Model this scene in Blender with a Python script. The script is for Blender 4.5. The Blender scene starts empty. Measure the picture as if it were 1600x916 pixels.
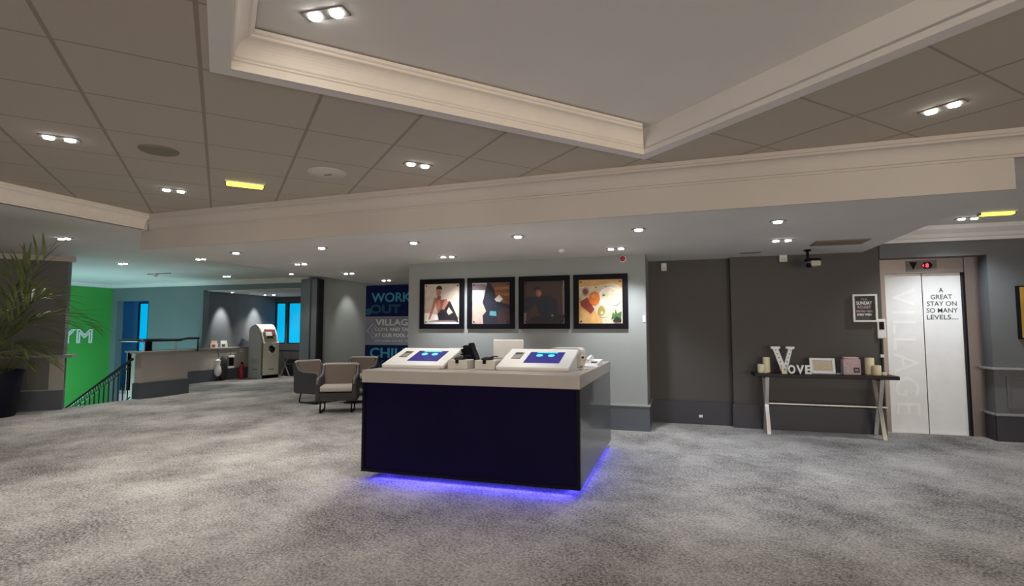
import bpy, bmesh, math, random
from mathutils import Vector, Matrix
from math import sin, cos, pi, radians, atan

S = bpy.context.scene
COL = S.collection
random.seed(7)

# ------------------------------------------------------------------ camera
# room axes: Y runs into the room, X along the back walls, Z up; the camera stands at 0,0,1.5
cam = bpy.data.cameras.new('camera')
cam.sensor_width = 36.0
cam.sensor_fit = 'HORIZONTAL'
cam.lens = 36.0 * 830.0 / 1600.0
cam.clip_start = 0.05
cam_o = bpy.data.objects.new('camera', cam)
COL.objects.link(cam_o)
cam_o.location = (0, 0, 1.5)
cam_o.rotation_euler = (pi / 2 + atan(57 / 830.0), 0, radians(17.3))
S.camera = cam_o
S.view_settings.view_transform = 'Standard'
S.view_settings.look = 'None'
S.view_settings.gamma = 1.0
S.view_settings.use_curve_mapping = False
S.view_settings.exposure = 0.75

# ------------------------------------------------------------------ world + big lights
w = bpy.data.worlds.new('world')
S.world = w
w.use_nodes = True
w.node_tree.nodes['Background'].inputs[0].default_value = (0.55, 0.6, 0.7, 1)
w.node_tree.nodes['Background'].inputs[1].default_value = 0.3


def area(name, loc, target, sx, sy, power, col):
    l = bpy.data.lights.new(name, 'AREA')
    l.shape = 'RECTANGLE'
    l.size = sx
    l.size_y = sy
    l.energy = power
    l.color = col
    o = bpy.data.objects.new(name, l)
    COL.objects.link(o)
    o.location = loc
    d = Vector(target) - Vector(loc)
    o.rotation_euler = d.to_track_quat('-Z', 'Y').to_euler()
    return o


# unseen fill panels added behind the viewer to brighten ceilings, fascia and floor
area('rear_fill_warm', (4.0, -5.2, 1.3), (-1.0, 4.0, 3.0), 8.0, 2.2, 255, (1.0, 0.86, 0.72))
area('rear_fill_overhead', (-3.0, -3.4, 2.9), (-3.0, -1.0, 0.0), 6.0, 2.0, 50, (1.0, 0.95, 0.9))
# the stairwell is lit cyan from its landing below
area('stairwell_light', (-14.2, 9.2, -1.2), (-14.4, 10.5, 3.0), 2.4, 1.6, 75, (0.55, 0.92, 0.95))


# ------------------------------------------------------------------ materials
def mat(name, col, rough=0.6, metal=0.0, var=0.0, vscale=6.0, bump=0.0, bscale=60.0, emit=None, estr=0.0, coat=0.0, spec=None):
    m = bpy.data.materials.new(name)
    m.use_nodes = True
    nt = m.node_tree
    b = nt.nodes['Principled BSDF']
    b.inputs['Roughness'].default_value = rough
    b.inputs['Metallic'].default_value = metal
    if coat:
        b.inputs['Coat Weight'].default_value = coat
    if spec is not None:
        b.inputs['Specular IOR Level'].default_value = spec
    tc = nt.nodes.new('ShaderNodeTexCoord')
    n = nt.nodes.new('ShaderNodeTexNoise')
    n.inputs['Scale'].default_value = vscale
    n.inputs['Detail'].default_value = 4
    nt.links.new(tc.outputs['Object'], n.inputs['Vector'])
    r = nt.nodes.new('ShaderNodeValToRGB')
    v = max(var, 0.03)
    r.color_ramp.elements[0].position = 0.3
    r.color_ramp.elements[1].position = 0.7
    r.color_ramp.elements[0].color = tuple(c * (1 - v) for c in col) + (1,)
    r.color_ramp.elements[1].color = tuple(min(1, c * (1 + v)) for c in col) + (1,)
    nt.links.new(n.outputs['Fac'], r.inputs['Fac'])
    nt.links.new(r.outputs['Color'], b.inputs['Base Color'])
    if bump:
        n2 = nt.nodes.new('ShaderNodeTexNoise')
        n2.inputs['Scale'].default_value = bscale
        n2.inputs['Detail'].default_value = 3
        nt.links.new(tc.outputs['Object'], n2.inputs['Vector'])
        bp = nt.nodes.new('ShaderNodeBump')
        bp.inputs['Strength'].default_value = bump
        bp.inputs['Distance'].default_value = 0.01
        nt.links.new(n2.outputs['Fac'], bp.inputs['Height'])
        nt.links.new(bp.outputs['Normal'], b.inputs['Normal'])
    if emit:
        b.inputs['Emission Color'].default_value = tuple(emit) + (1,)
        b.inputs['Emission Strength'].default_value = estr
    return m


M = {}
M['plaster'] = mat('painted_plaster', (0.55, 0.51, 0.475), 0.85, var=0.03, vscale=1.5)
M['soffit'] = mat('soffit_paint', (0.72, 0.70, 0.68), 0.85, var=0.02, vscale=1.2)
M['crown'] = mat('cream_moulding', (0.85, 0.79, 0.71), 0.6, var=0.02)
M['white_cornice'] = mat('white_cornice', (0.74, 0.74, 0.75), 0.6, var=0.02)
M['wall'] = mat('grey_wall_paint', (0.30, 0.32, 0.315), 0.65, var=0.03, vscale=1.5, bump=0.05, bscale=120)
M['wall_dark'] = mat('charcoal_wall_paint', (0.066, 0.061, 0.058), 0.6, var=0.03, vscale=1.5, bump=0.05, bscale=120)
M['pilaster'] = mat('blue_grey_pilaster_paint', (0.19, 0.22, 0.25), 0.5, var=0.03)
M['wall_plants'] = mat('taupe_charcoal_paint', (0.15, 0.145, 0.14), 0.6, var=0.03, vscale=1.5)
M['wall_lift'] = mat('slate_wall_paint', (0.115, 0.125, 0.135), 0.55, var=0.04, vscale=1.5, bump=0.05, bscale=120)
M['dado'] = mat('taupe_dado_paint', (0.40, 0.375, 0.34), 0.6, var=0.03, vscale=2)
M['teal_wall'] = mat('teal_grey_paint', (0.16, 0.205, 0.225), 0.6, var=0.03, vscale=1.5)
M['green'] = mat('green_wall_paint', (0.06, 0.37, 0.065), 0.55, var=0.05, vscale=1.0)
M['skirt'] = mat('skirting_paint', (0.085, 0.098, 0.115), 0.4, var=0.03)
M['skirt_dark'] = mat('navy_skirting_paint', (0.030, 0.032, 0.045), 0.45, var=0.03)
M['ledge'] = mat('grey_ledge_paint', (0.30, 0.30, 0.31), 0.35, var=0.02)
M['black'] = mat('black_satin', (0.005, 0.005, 0.008), 0.45, var=0.05, spec=0.12)
M['blackm'] = mat('black_matt', (0.012, 0.012, 0.014), 0.6, var=0.05)
M['navy'] = mat('navy_panel', (0.005, 0.003, 0.024), 0.6, var=0.1, vscale=3, spec=0.08)
M['desk_side'] = mat('desk_side_gloss', (0.05, 0.055, 0.065), 0.3, var=0.05, coat=0.4)
M['counter'] = mat('cream_counter', (0.42, 0.385, 0.36), 0.35, var=0.02, vscale=5)
M['atm_cream'] = mat('atm_cream', (0.80, 0.78, 0.66), 0.4, var=0.02)
M['cream'] = mat('cream_plastic', (0.56, 0.53, 0.47), 0.4, var=0.02)
M['white'] = mat('white_plastic', (0.74, 0.74, 0.72), 0.4, var=0.02)
M['grey_plastic'] = mat('grey_plastic', (0.16, 0.15, 0.14), 0.5, var=0.05)
M['chrome'] = mat('polished_steel', (0.78, 0.76, 0.72), 0.18, metal=1.0, var=0.03)
M['leg_steel'] = mat('satin_steel', (0.80, 0.78, 0.75), 0.34, metal=1.0, var=0.03)
M['wood_dark'] = mat('dark_stained_wood', (0.012, 0.009, 0.010), 0.45, var=0.3, vscale=9, spec=0.25)
M['shell'] = mat('charcoal_fabric', (0.055, 0.052, 0.057), 0.9, var=0.12, vscale=60, bump=0.2, bscale=300)
M['tan'] = mat('taupe_fabric', (0.20, 0.16, 0.135), 0.95, var=0.1, vscale=60, bump=0.2, bscale=300)
M['arm'] = mat('grey_arm_fabric', (0.17, 0.16, 0.155), 0.9, var=0.06, vscale=60)
M['beige'] = mat('beige_fabric', (0.50, 0.46, 0.41), 0.95, var=0.06, vscale=60, bump=0.2, bscale=300)
M['candle'] = mat('cream_wax', (0.72, 0.64, 0.42), 0.5, var=0.04)
M['leaf'] = mat('palm_leaf', (0.13, 0.17, 0.065), 0.7, var=0.35, vscale=5, spec=0.2)
M['stem'] = mat('palm_stem', (0.10, 0.11, 0.04), 0.6, var=0.2)
M['soil'] = mat('potting_soil', (0.03, 0.02, 0.015), 0.95, var=0.4, vscale=40)
M['pot'] = mat('black_pot_glaze', (0.006, 0.006, 0.016), 0.4, var=0.1, spec=0.2)
M['iron'] = mat('dark_green_iron', (0.018, 0.035, 0.038), 0.4, var=0.1)
M['rail'] = mat('black_handrail', (0.010, 0.012, 0.016), 0.3, var=0.1)
M['red'] = mat('red_enamel', (0.40, 0.015, 0.02), 0.35, var=0.05)
M['gold'] = mat('gold_leaf', (0.55, 0.36, 0.07), 0.32, metal=0.85, var=0.25, vscale=4)
M['vent'] = mat('beige_grille', (0.20, 0.17, 0.13), 0.6, var=0.05)
M['blue_recess'] = mat('blue_corridor_paint', (0.10, 0.42, 0.78), 0.6, var=0.05)
M['lens'] = mat('glowing_lamp', (1, 1, 1), 0.5, emit=(1.0, 0.98, 0.94), estr=16)
M['yellow_lamp'] = mat('yellow_lamp', (0.9, 0.9, 0.1), 0.5, emit=(1.0, 0.88, 0.10), estr=1.3)
M['yellow_edge'] = mat('yellow_plastic', (0.60, 0.52, 0.06), 0.4)
M['cyan_pane'] = mat('blue_daylit_glass', (0.0, 0.15, 0.25), 0.2, emit=(0.0, 0.25, 0.46), estr=1.0)
M['screen'] = mat('blue_screen', (0.0, 0.0, 0.02), 0.15, emit=(0.02, 0.016, 0.20), estr=0.65)
M['screen_dot'] = mat('cyan_screen_icon', (0.0, 0.2, 0.3), 0.3, emit=(0.05, 0.75, 0.95), estr=1.0)
M['led'] = mat('blue_led_strip', (0.1, 0.1, 0.6), 0.5, emit=(0.06, 0.05, 1.0), estr=5)
M['red_led'] = mat('red_led', (0.5, 0.0, 0.0), 0.5, emit=(1.0, 0.05, 0.10), estr=1.5)
M['lift_door'] = mat('white_lift_vinyl', (0.84, 0.86, 0.88), 0.35, var=0.01)
M['lift_letter'] = mat('pearl_vinyl', (0.93, 0.94, 0.95), 0.3, var=0.01)
M['pink'] = mat('pink_paper', (0.52, 0.38, 0.40), 0.7, var=0.15, vscale=30)
M['paper'] = mat('warm_paper', (0.52, 0.42, 0.28), 0.7, var=0.12, vscale=30)
M['slate'] = mat('slate_print', (0.05, 0.045, 0.05), 0.6, var=0.3, vscale=40)
M['letter_white'] = mat('white_letters', (0.80, 0.82, 0.80), 0.5)
M['letter_black'] = mat('black_letters', (0.03, 0.04, 0.05), 0.5)
M['letter_cyan'] = mat('cyan_letters', (0.05, 0.36, 0.52), 0.5)
M['letter_teal'] = mat('dim_teal_letters', (0.015, 0.12, 0.22), 0.5)
M['board_navy'] = mat('navy_board_print', (0.006, 0.013, 0.085), 0.6, var=0.1, spec=0.15)
M['board_grey'] = mat('lilac_grey_board_print', (0.26, 0.27, 0.34), 0.45, var=0.12, vscale=2)


def pm(name, col, rough=0.45):
    return mat(name, col, rough, var=0.12, vscale=14)


# carpet: mottled grey with streaky worn patches and fine speckle
def carpet():
    m = bpy.data.materials.new('mottled_carpet')
    m.use_nodes = True
    nt = m.node_tree
    b = nt.nodes['Principled BSDF']
    b.inputs['Roughness'].default_value = 0.95
    b.inputs['Specular IOR Level'].default_value = 0.1
    tc = nt.nodes.new('ShaderNodeTexCoord')

    def noise(scale, det, rough=0.6, sc=(1, 1, 1)):
        mp = nt.nodes.new('ShaderNodeMapping')
        mp.inputs['Scale'].default_value = sc
        mp.inputs['Rotation'].default_value = (0, 0, 0.5)
        nt.links.new(tc.outputs['Object'], mp.inputs['Vector'])
        n = nt.nodes.new('ShaderNodeTexNoise')
        n.inputs['Scale'].default_value = scale
        n.inputs['Detail'].default_value = det
        n.inputs['Roughness'].default_value = rough
        nt.links.new(mp.outputs['Vector'], n.inputs['Vector'])
        return n.outputs['Fac']

    def math_(op, a, bb):
        n = nt.nodes.new('ShaderNodeMath')
        n.operation = op
        for i, v in enumerate((a, bb)):
            if isinstance(v, (int, float)):
                n.inputs[i].default_value = v
            else:
                nt.links.new(v, n.inputs[i])
        return n.outputs[0]
    big = noise(1.1, 3, 0.55, (1, 0.8, 1))
    mid = noise(7.0, 5, 0.7, (1, 1.3, 1))
    fine = noise(48.0, 4, 0.85)
    s = math_('ADD', math_('MULTIPLY', big, 0.56), math_('MULTIPLY', mid, 0.26))
    s = math_('ADD', s, math_('MULTIPLY', fine, 1.25))
    s = math_('SUBTRACT', s, 0.525)
    r = nt.nodes.new('ShaderNodeValToRGB')
    r.color_ramp.elements[0].position = 0.31
    r.color_ramp.elements[0].color = (0.075, 0.070, 0.070, 1)
    r.color_ramp.elements[1].position = 0.70
    r.color_ramp.elements[1].color = (0.60, 0.575, 0.55, 1)
    nt.links.new(s, r.inputs['Fac'])
    nt.links.new(r.outputs['Color'], b.inputs['Base Color'])
    bp = nt.nodes.new('ShaderNodeBump')
    bp.inputs['Strength'].default_value = 0.5
    bp.inputs['Distance'].default_value = 0.01
    nt.links.new(fine, bp.inputs['Height'])
    nt.links.new(bp.outputs['Normal'], b.inputs['Normal'])
    return m


M['carpet'] = carpet()

GA = radians(46.0)                   # the suspended ceiling's grid runs diagonally
U0, DU, V0, DV = -0.16, 0.71, 3.67, 0.755


def tiles():
    m = bpy.data.materials.new('ceiling_tiles')
    m.use_nodes = True
    nt = m.node_tree
    b = nt.nodes['Principled BSDF']
    b.inputs['Roughness'].default_value = 0.9
    tc = nt.nodes.new('ShaderNodeTexCoord')
    mp = nt.nodes.new('ShaderNodeMapping')
    mp.inputs['Rotation'].default_value = (0, 0, -GA)
    nt.links.new(tc.outputs['Object'], mp.inputs['Vector'])
    sx = nt.nodes.new('ShaderNodeSeparateXYZ')
    nt.links.new(mp.outputs['Vector'], sx.inputs[0])

    def mm(op, a, bb=None):
        n = nt.nodes.new('ShaderNodeMath')
        n.operation = op
        for i, v in enumerate((a, bb)):
            if v is None:
                continue
            if isinstance(v, (int, float)):
                n.inputs[i].default_value = v
            else:
                nt.links.new(v, n.inputs[i])
        return n.outputs[0]

    def edge(c, off, d, wid):
        t = mm('FRACT', mm('DIVIDE', mm('SUBTRACT', c, off - 50 * d), d))
        t = mm('MINIMUM', t, mm('SUBTRACT', 1.0, t))
        return mm('LESS_THAN', t, wid / d)
    e = mm('MAXIMUM', edge(sx.outputs[0], U0, DU, 0.012), edge(sx.outputs[1], V0, DV, 0.008))
    n = nt.nodes.new('ShaderNodeTexNoise')
    n.inputs['Scale'].default_value = 90
    n.inputs['Detail'].default_value = 3
    nt.links.new(tc.outputs['Object'], n.inputs['Vector'])
    r = nt.nodes.new('ShaderNodeValToRGB')
    r.color_ramp.elements[0].color = (0.43, 0.385, 0.33, 1)
    r.color_ramp.elements[1].color = (0.50, 0.45, 0.385, 1)
    nt.links.new(n.outputs['Fac'], r.inputs['Fac'])
    mx = nt.nodes.new('ShaderNodeMix')
    mx.data_type = 'RGBA'
    nt.links.new(e, mx.inputs[0])
    nt.links.new(r.outputs['Color'], mx.inputs[6])
    mx.inputs[7].default_value = (0.30, 0.255, 0.21, 1)
    nt.links.new(mx.outputs[2], b.inputs['Base Color'])
    return m


M['tile'] = tiles()


def brushed():
    m = mat('brushed_steel', (0.22, 0.195, 0.19), 0.36, metal=0.9)
    nt = m.node_tree
    b = nt.nodes['Principled BSDF']
    tc = nt.nodes.new('ShaderNodeTexCoord')
    mp = nt.nodes.new('ShaderNodeMapping')
    mp.inputs['Scale'].default_value = (4, 4, 120)
    nt.links.new(tc.outputs['Object'], mp.inputs['Vector'])
    n = nt.nodes.new('ShaderNodeTexNoise')
    n.inputs['Scale'].default_value = 2
    nt.links.new(mp.outputs['Vector'], n.inputs['Vector'])
    bp = nt.nodes.new('ShaderNodeBump')
    bp.inputs['Strength'].default_value = 0.15
    nt.links.new(n.outputs['Fac'], bp.inputs['Height'])
    nt.links.new(bp.outputs['Normal'], b.inputs['Normal'])
    return m


M['steel'] = brushed()


# ------------------------------------------------------------------ mesh helpers
class MB:
    def __init__(s):
        s.v = []
        s.f = []

    def add(s, vs, fs):
        n = len(s.v)
        s.v += [tuple(p) for p in vs]
        s.f += [tuple(i + n for i in f) for f in fs]
        return s

    def box(s, x0, x1, y0, y1, z0, z1, b=0.0):
        bm = bmesh.new()
        bmesh.ops.create_cube(bm, size=1.0)
        for v in bm.verts:
            v.co = Vector(((x0 + x1) / 2 + v.co.x * (x1 - x0), (y0 + y1) / 2 + v.co.y * (y1 - y0), (z0 + z1) / 2 + v.co.z * (z1 - z0)))
        if b:
            bmesh.ops.bevel(bm, geom=bm.edges[:], offset=min(b, 0.45 * min(abs(x1 - x0), abs(y1 - y0), abs(z1 - z0))), segments=2, affect='EDGES', profile=0.5)
        return s.bm(bm)

    def bm(s, bm, mtx=None):
        bm.verts.index_update()
        s.add([(mtx @ v.co) if mtx else v.co for v in bm.verts], [[v.index for v in f.verts] for f in bm.faces])
        bm.free()
        return s

    def prism(s, pts, a, b, plane='XY'):
        """polygon in a plane, extruded from a to b along the third axis"""
        def P(p, h):
            return {'XY': (p[0], p[1], h), 'XZ': (p[0], h, p[1]), 'YZ': (h, p[0], p[1])}[plane]
        n = len(pts)
        vs = [P(p, a) for p in pts] + [P(p, b) for p in pts]
        fs = [list(range(n))[::-1], list(range(n, 2 * n))] + [[i, (i + 1) % n, (i + 1) % n + n, i + n] for i in range(n)]
        return s.add(vs, fs)

    def tube(s, pts, r, seg=10, closed=False, taper=None):
        pts = [Vector(p) for p in pts]
        n = len(pts)
        rings = []
        pn = None
        for i, p in enumerate(pts):
            if closed:
                t = (pts[(i + 1) % n] - pts[i - 1]).normalized()
            else:
                t = (pts[min(i + 1, n - 1)] - pts[max(i - 1, 0)]).normalized()
            if pn is None:
                pn = t.orthogonal().normalized()
            pn = (pn - t * pn.dot(t)).normalized()
            q = t.cross(pn)
            rr = r if taper is None else r * (1 + (taper - 1) * i / (n - 1))
            rings.append([p + pn * rr * cos(2 * pi * k / seg) + q * rr * sin(2 * pi * k / seg) for k in range(seg)])
        vs = [v for rg in rings for v in rg]
        fs = []
        m = n if closed else n - 1
        for i in range(m):
            j = (i + 1) % n
            for k in range(seg):
                l = (k + 1) % seg
                fs.append([i * seg + k, i * seg + l, j * seg + l, j * seg + k])
        if not closed:
            fs += [list(range(seg))[::-1], [(n - 1) * seg + k for k in range(seg)]]
        return s.add(vs, fs)

    def lathe(s, prof, c=(0, 0, 0), seg=32):
        vs = []
        for r, z in prof:
            for k in range(seg):
                a = 2 * pi * k / seg
                vs.append((c[0] + r * cos(a), c[1] + r * sin(a), c[2] + z))
        fs = []
        for i in range(len(prof) - 1):
            for k in range(seg):
                l = (k + 1) % seg
                fs.append([i * seg + k, i * seg + l, (i + 1) * seg + l, (i + 1) * seg + k])
        fs.append(list(range(seg))[::-1])
        fs.append([(len(prof) - 1) * seg + k for k in range(seg)])
        return s.add(vs, fs)

    def sweep(s, prof, a, b, side, up=Vector((0, 0, 1))):
        """profile (out, z) swept in a straight line from a to b; side = direction the profile sticks out"""
        a = Vector(a)
        b = Vector(b)
        side = Vector(side).normalized()
        n = len(prof)
        vs = [a + side * p[0] + up * p[1] for p in prof] + [b + side * p[0] + up * p[1] for p in prof]
        fs = [list(range(n)), list(range(n, 2 * n))[::-1]] + [[i, i + n, (i + 1) % n + n, (i + 1) % n] for i in range(n)]
        return s.add(vs, fs)

    def xf(s, mtx):
        s.v = [tuple(mtx @ Vector(p)) for p in s.v]
        return s

    def build(s, name, m, parent=None, smooth=False, loc=None, rot=None):
        me = bpy.data.meshes.new(name)
        me.from_pydata(s.v, [], s.f)
        bm = bmesh.new()
        bm.from_mesh(me)
        bmesh.ops.recalc_face_normals(bm, faces=bm.faces)
        bm.to_mesh(me)
        bm.free()
        me.materials.append(M[m] if isinstance(m, str) else m)
        if smooth:
            for p in me.polygons:
                p.use_smooth = True
            try:
                me.set_sharp_from_angle(angle=radians(40))
            except Exception:
                pass
        o = bpy.data.objects.new(name, me)
        COL.objects.link(o)
        if parent:
            o.parent = parent
        if loc:
            o.location = loc
        if rot:
            o.rotation_euler = rot
        return o


def struct(o):
    o['kind'] = 'structure'
    return o


def tag(o, label, cat, group=None, kind=None):
    o['label'] = label
    o['category'] = cat
    if group:
        o['group'] = group
    if kind:
        o['kind'] = kind
    return o


def thing(name, label, cat, loc=(0, 0, 0), rz=0.0, group=None, rot=None):
    o = bpy.data.objects.new(name, None)
    o.empty_display_size = 0.1
    COL.objects.link(o)
    o.location = loc
    o.rotation_euler = rot if rot else (0, 0, rz)
    return tag(o, label, cat, group)


def copy_thing(o, loc, rz, label, rot=None):
    c = o.copy()
    COL.objects.link(c)
    c.location = loc
    c.rotation_euler = rot if rot else (0, 0, rz)
    c['label'] = label

    def rec(a, b):
        for ch in list(a.children):
            d = ch.copy()
            COL.objects.link(d)
            d.parent = b
            rec(ch, d)
    rec(o, c)
    return c


def letters(body, width, height, depth=0.004, offset=0.0, outline=0.0, align='CENTER', spacing=1.0, line=1.0):
    """text turned into a mesh, fitted to width x height, centred on the origin in XY, extruded along Z"""
    cu = bpy.data.curves.new('lettering', 'FONT')
    cu.body = body
    cu.align_x = align
    cu.offset = offset
    cu.space_character = spacing
    cu.space_line = line
    cu.resolution_u = 4
    if outline:
        cu.fill_mode = 'NONE'
        cu.bevel_depth = outline
        cu.bevel_resolution = 0
    else:
        cu.extrude = 0.01
    o = bpy.data.objects.new('lettering', cu)
    COL.objects.link(o)
    dg = bpy.context.evaluated_depsgraph_get()
    me = bpy.data.meshes.new_from_object(o.evaluated_get(dg))
    vs = [v.co.copy() for v in me.vertices]
    fs = [list(p.vertices) for p in me.polygons]
    bpy.data.objects.remove(o)
    bpy.data.curves.remove(cu)
    bpy.data.meshes.remove(me)
    x0 = min(v.x for v in vs); x1 = max(v.x for v in vs)
    y0 = min(v.y for v in vs); y1 = max(v.y for v in vs)
    z0 = min(v.z for v in vs); z1 = max(v.z for v in vs)
    mb = MB()
    mb.add([((v.x - (x0 + x1) / 2) / (x1 - x0) * width, (v.y - (y0 + y1) / 2) / (y1 - y0) * height, (v.z - z0) / max(z1 - z0, 1e-6) * depth) for v in vs], fs)
    return mb


RX = Matrix.Rotation(pi / 2, 4, 'X')             # XY lettering -> wall that faces -Y


def on_wall(mb, x, y, z, spin=0.0):
    """stand a flat XY shape on a wall facing -Y, its thickness towards the viewer"""
    return mb.xf(Matrix.Translation((x, y, z)) @ RX @ Matrix.Rotation(spin, 4, 'Z'))


def arc(cx, cy, r, a0, a1, n=8):
    return [(cx + r * cos(a0 + (a1 - a0) * i / n), cy + r * sin(a0 + (a1 - a0) * i / n)) for i in range(n + 1)]


def rrect(x0, x1, y0, y1, r, n=5):
    return (arc(x1 - r, y1 - r, r, 0, pi / 2, n) + arc(x0 + r, y1 - r, r, pi / 2, pi, n)
            + arc(x0 + r, y0 + r, r, pi, 1.5 * pi, n) + arc(x1 - r, y0 + r, r, 1.5 * pi, 2 * pi, n))


# ================================================================== SETTING
# ---- floor (a stairwell opens in its far side)
ST_X, ST_Y0, ST_Y1 = -11.25, 7.10, 9.90
fl = MB()
fl.prism([(-11.25, -7.5), (8.0, -7.5), (8.0, 17.0), (-11.25, 17.0)], -0.25, 0)
fl.prism([(-19.0, -7.5), (-11.25, -7.5), (-11.25, 7.1), (-19.0, 7.1)], -0.25, 0)
fl.prism([(-13.05, 9.9), (-11.25, 9.9), (-11.25, 17.0), (-13.05, 17.0)], -0.25, 0)
struct(fl.build('floor', 'carpet'))
struct(MB().box(-19, -11, 6, 14, -3.3, -3.05).build('floor_lower', 'carpet'))
sp = MB()
for i in range(17):
    sp.box(-11.27 - 0.27 * (i + 1), -11.27 - 0.27 * i, 7.12, 8.62, -3.05, -0.18 * (i + 1))
struct(sp.build('floor_stairs', 'carpet'))

# ---- ceilings
ZT = 3.09                                         # suspended tile ceiling
ca, sa = cos(GA), sin(GA)


def uv(u, v):
    return (u * ca - v * sa, u * sa + v * ca)


def plane_with_hole(outer, hole, z, thick):
    """flat slab with a rectangular hole"""
    bm = bmesh.new()
    vo = [bm.verts.new((p[0], p[1], z)) for p in outer]
    vh = [bm.verts.new((p[0], p[1], z)) for p in hole]
    es = []
    for L in (vo, vh):
        for i in range(len(L)):
            es.append(bm.edges.new((L[i], L[(i + 1) % len(L)])))
    bmesh.ops.triangle_fill(bm, use_beauty=True, use_dissolve=False, edges=es)
    r = bmesh.ops.extrude_face_region(bm, geom=bm.faces[:])
    for v in [g for g in r['geom'] if isinstance(g, bmesh.types.BMVert)]:
        v.co.z += thick
    return MB().bm(bm)


FL = (-7.22, 5.56)
FR = (2.62, 5.23)
FR2 = (8.0, 5.05)
tray_out = [uv(-0.11, -3.0), uv(3.41, -3.0), uv(3.41, 3.66), uv(-0.11, 3.66)]
struct(plane_with_hole([(-7.05, -7.5), (8.0, -7.5), FR2, (-7.05, 5.56)], tray_out, ZT, 0.04).build('ceiling', 'tile'))
# plaster frame of the tray, its crown and its raised centre
ti = [uv(0.0, -2.9), uv(3.30, -2.9), uv(3.30, 3.55), uv(0.0, 3.55)]
struct(plane_with_hole(tray_out, ti, ZT - 0.012, 0.06).build('trim_tray_frame', 'soffit'))
to = [uv(-0.3, -3.2), uv(3.6, -3.2), uv(3.6, 3.85), uv(-0.3, 3.85)]
struct(MB().prism(to, 3.31, 3.36).build('ceiling_tray', M['soffit']))
# crown profile: (inward, up)
CP = [(-0.015, 0.03), (0.0, 0.03), (0.0, -0.004), (0.004, -0.004), (0.0, 0.05), (0.012, 0.055), (0.012, 0.065), (0.022, 0.075)]
CP += [(0.022 + 0.075 * (1 - cos(t * pi / 2 / 7)), 0.075 + 0.10 * sin(t * pi / 2 / 7)) for t in range(1, 8)]
CP += [(0.105, 0.180), (0.105, 0.192), (0.12, 0.200), (0.12, 0.222), (-0.015, 0.222)]


def crown_loop(corners, sides=(0, 1, 2, 3)):
    """mitred moulding round a rectangle given in grid coordinates"""
    (u0, v0), (u1, v1) = corners
    vs = []
    rings = []
    for (cu, cv, su, sv) in ((u0, v0, 1, 1), (u1, v0, -1, 1), (u1, v1, -1, -1), (u0, v1, 1, -1)):
        ring = []
        for (o, z) in CP:
            p = uv(cu + su * o, cv + sv * o)
            ring.append((p[0], p[1], ZT - 0.012 + z))
        rings.append(ring)
    n = len(CP)
    for r in rings:
        vs += r
    fs = []
    for k in sides:
        l = (k + 1) % 4
        for i in range(n):
            j = (i + 1) % n
            fs.append([k * n + i, k * n + j, l * n + j, l * n + i])
    return MB().add(vs, fs)


struct(crown_loop(((0.0, -2.9), (3.30, 3.55)), (0, 2, 3)).build('trim_tray_crown', 'crown'))
tp = [uv(3.30, -2.9), uv(3.30, 3.55), uv(3.36, 3.60), uv(3.36, -2.9)]
struct(MB().prism(tp, ZT + 0.03, 3.32).build('trim_tray_side', 'soffit'))
# low soffit over the desk side, with its fascia
struct(MB().prism([FL, FR, (2.61, 8.93), (2.61, 9.3), (-7.3, 11.95)][:5], 2.63, 3.3).build('ceiling_soffit', 'soffit'))
fn = Vector((-(FR[1] - FL[1]), FR[0] - FL[0], 0)).normalized() * -1   # faces the camera side
fa = Vector((FL[0], FL[1], 0)) + fn * 0.012
fb = Vector((FR[0], FR[1], 0)) + fn * 0.012
struct(MB().sweep([(-0.02, 2.628), (0.0, 2.628), (0.0, 3.09), (-0.02, 3.09)], fa, fb, fn).build('trim_fascia', 'plaster'))
# crown along the top of the fascia (out, z)
FP = [(0, 2.885), (0.012, 2.885), (0.012, 2.905), (0.025, 2.91)]
FP += [(0.025 + 0.085 * (1 - cos(t * pi / 2 / 7)), 2.91 + 0.12 * sin(t * pi / 2 / 7)) for t in range(1, 8)]
FP += [(0.118, 3.035), (0.118, 3.05), (0.13, 3.055), (0.13, 3.089), (-0.04, 3.089), (-0.04, 2.885)]
fdir = (fb - fa).normalized()
struct(MB().sweep(FP, fa + fdir * 0.17, fa + fdir * 16.5, fn).build('trim_fascia_crown', 'plaster'))
# crown over the stair side, running into the room
struct(MB().sweep(FP, (-7.05, -7.0, 0), (-7.05, 5.44, 0), (1, 0, 0)).build('trim_stair_crown', 'crown'))
# ceilings beyond
struct(MB().prism([(-19, -7.5), (-7.05, -7.5), (-7.05, 5.5), (-7.2, 5.56), (-7.3, 11.95), (-19, 11.95)], 2.885, 3.0).build('ceiling_stair', 'soffit'))
struct(MB().prism([(2.61, 5.27), (8.0, 5.09), (8.0, 9.3), (2.61, 9.3)], 2.95, 3.05).build('ceiling_lift', 'soffit'))
struct(MB().box(-13.2, -8.7, 11.98, 15.1, 2.60, 2.7).build('ceiling_recess', 'soffit'))

# ---- walls
struct(MB().box(-4.42, -0.45, 8.20, 12.1, 0, 2.64).build('wall_posters', 'wall'))
struct(MB().box(-0.45, 0.82, 9.06, 9.4, 0, 2.64).build('wall_alcove', 'wall_dark'))
struct(MB().box(0.80, 2.82, 8.92, 9.4, 0, 3.0).build('wall_console', 'wall_dark'))
struct(MB().box(2.82, 4.09, 8.90, 9.4, 2.53, 3.0).build('wall_lift_header', 'wall_lift'))
struct(MB().box(4.09, 8.0, 8.90, 9.4, 0, 3.0).build('wall_lift', 'wall_lift'))
struct(MB().box(2.8, 4.1, 9.34, 9.4, 0, 2.6).build('wall_lift_shaft', 'blackm'))
struct(MB().box(-9.0, -4.40, 11.92, 12.1, 0, 2.95).build('wall_back', 'wall'))
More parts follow.
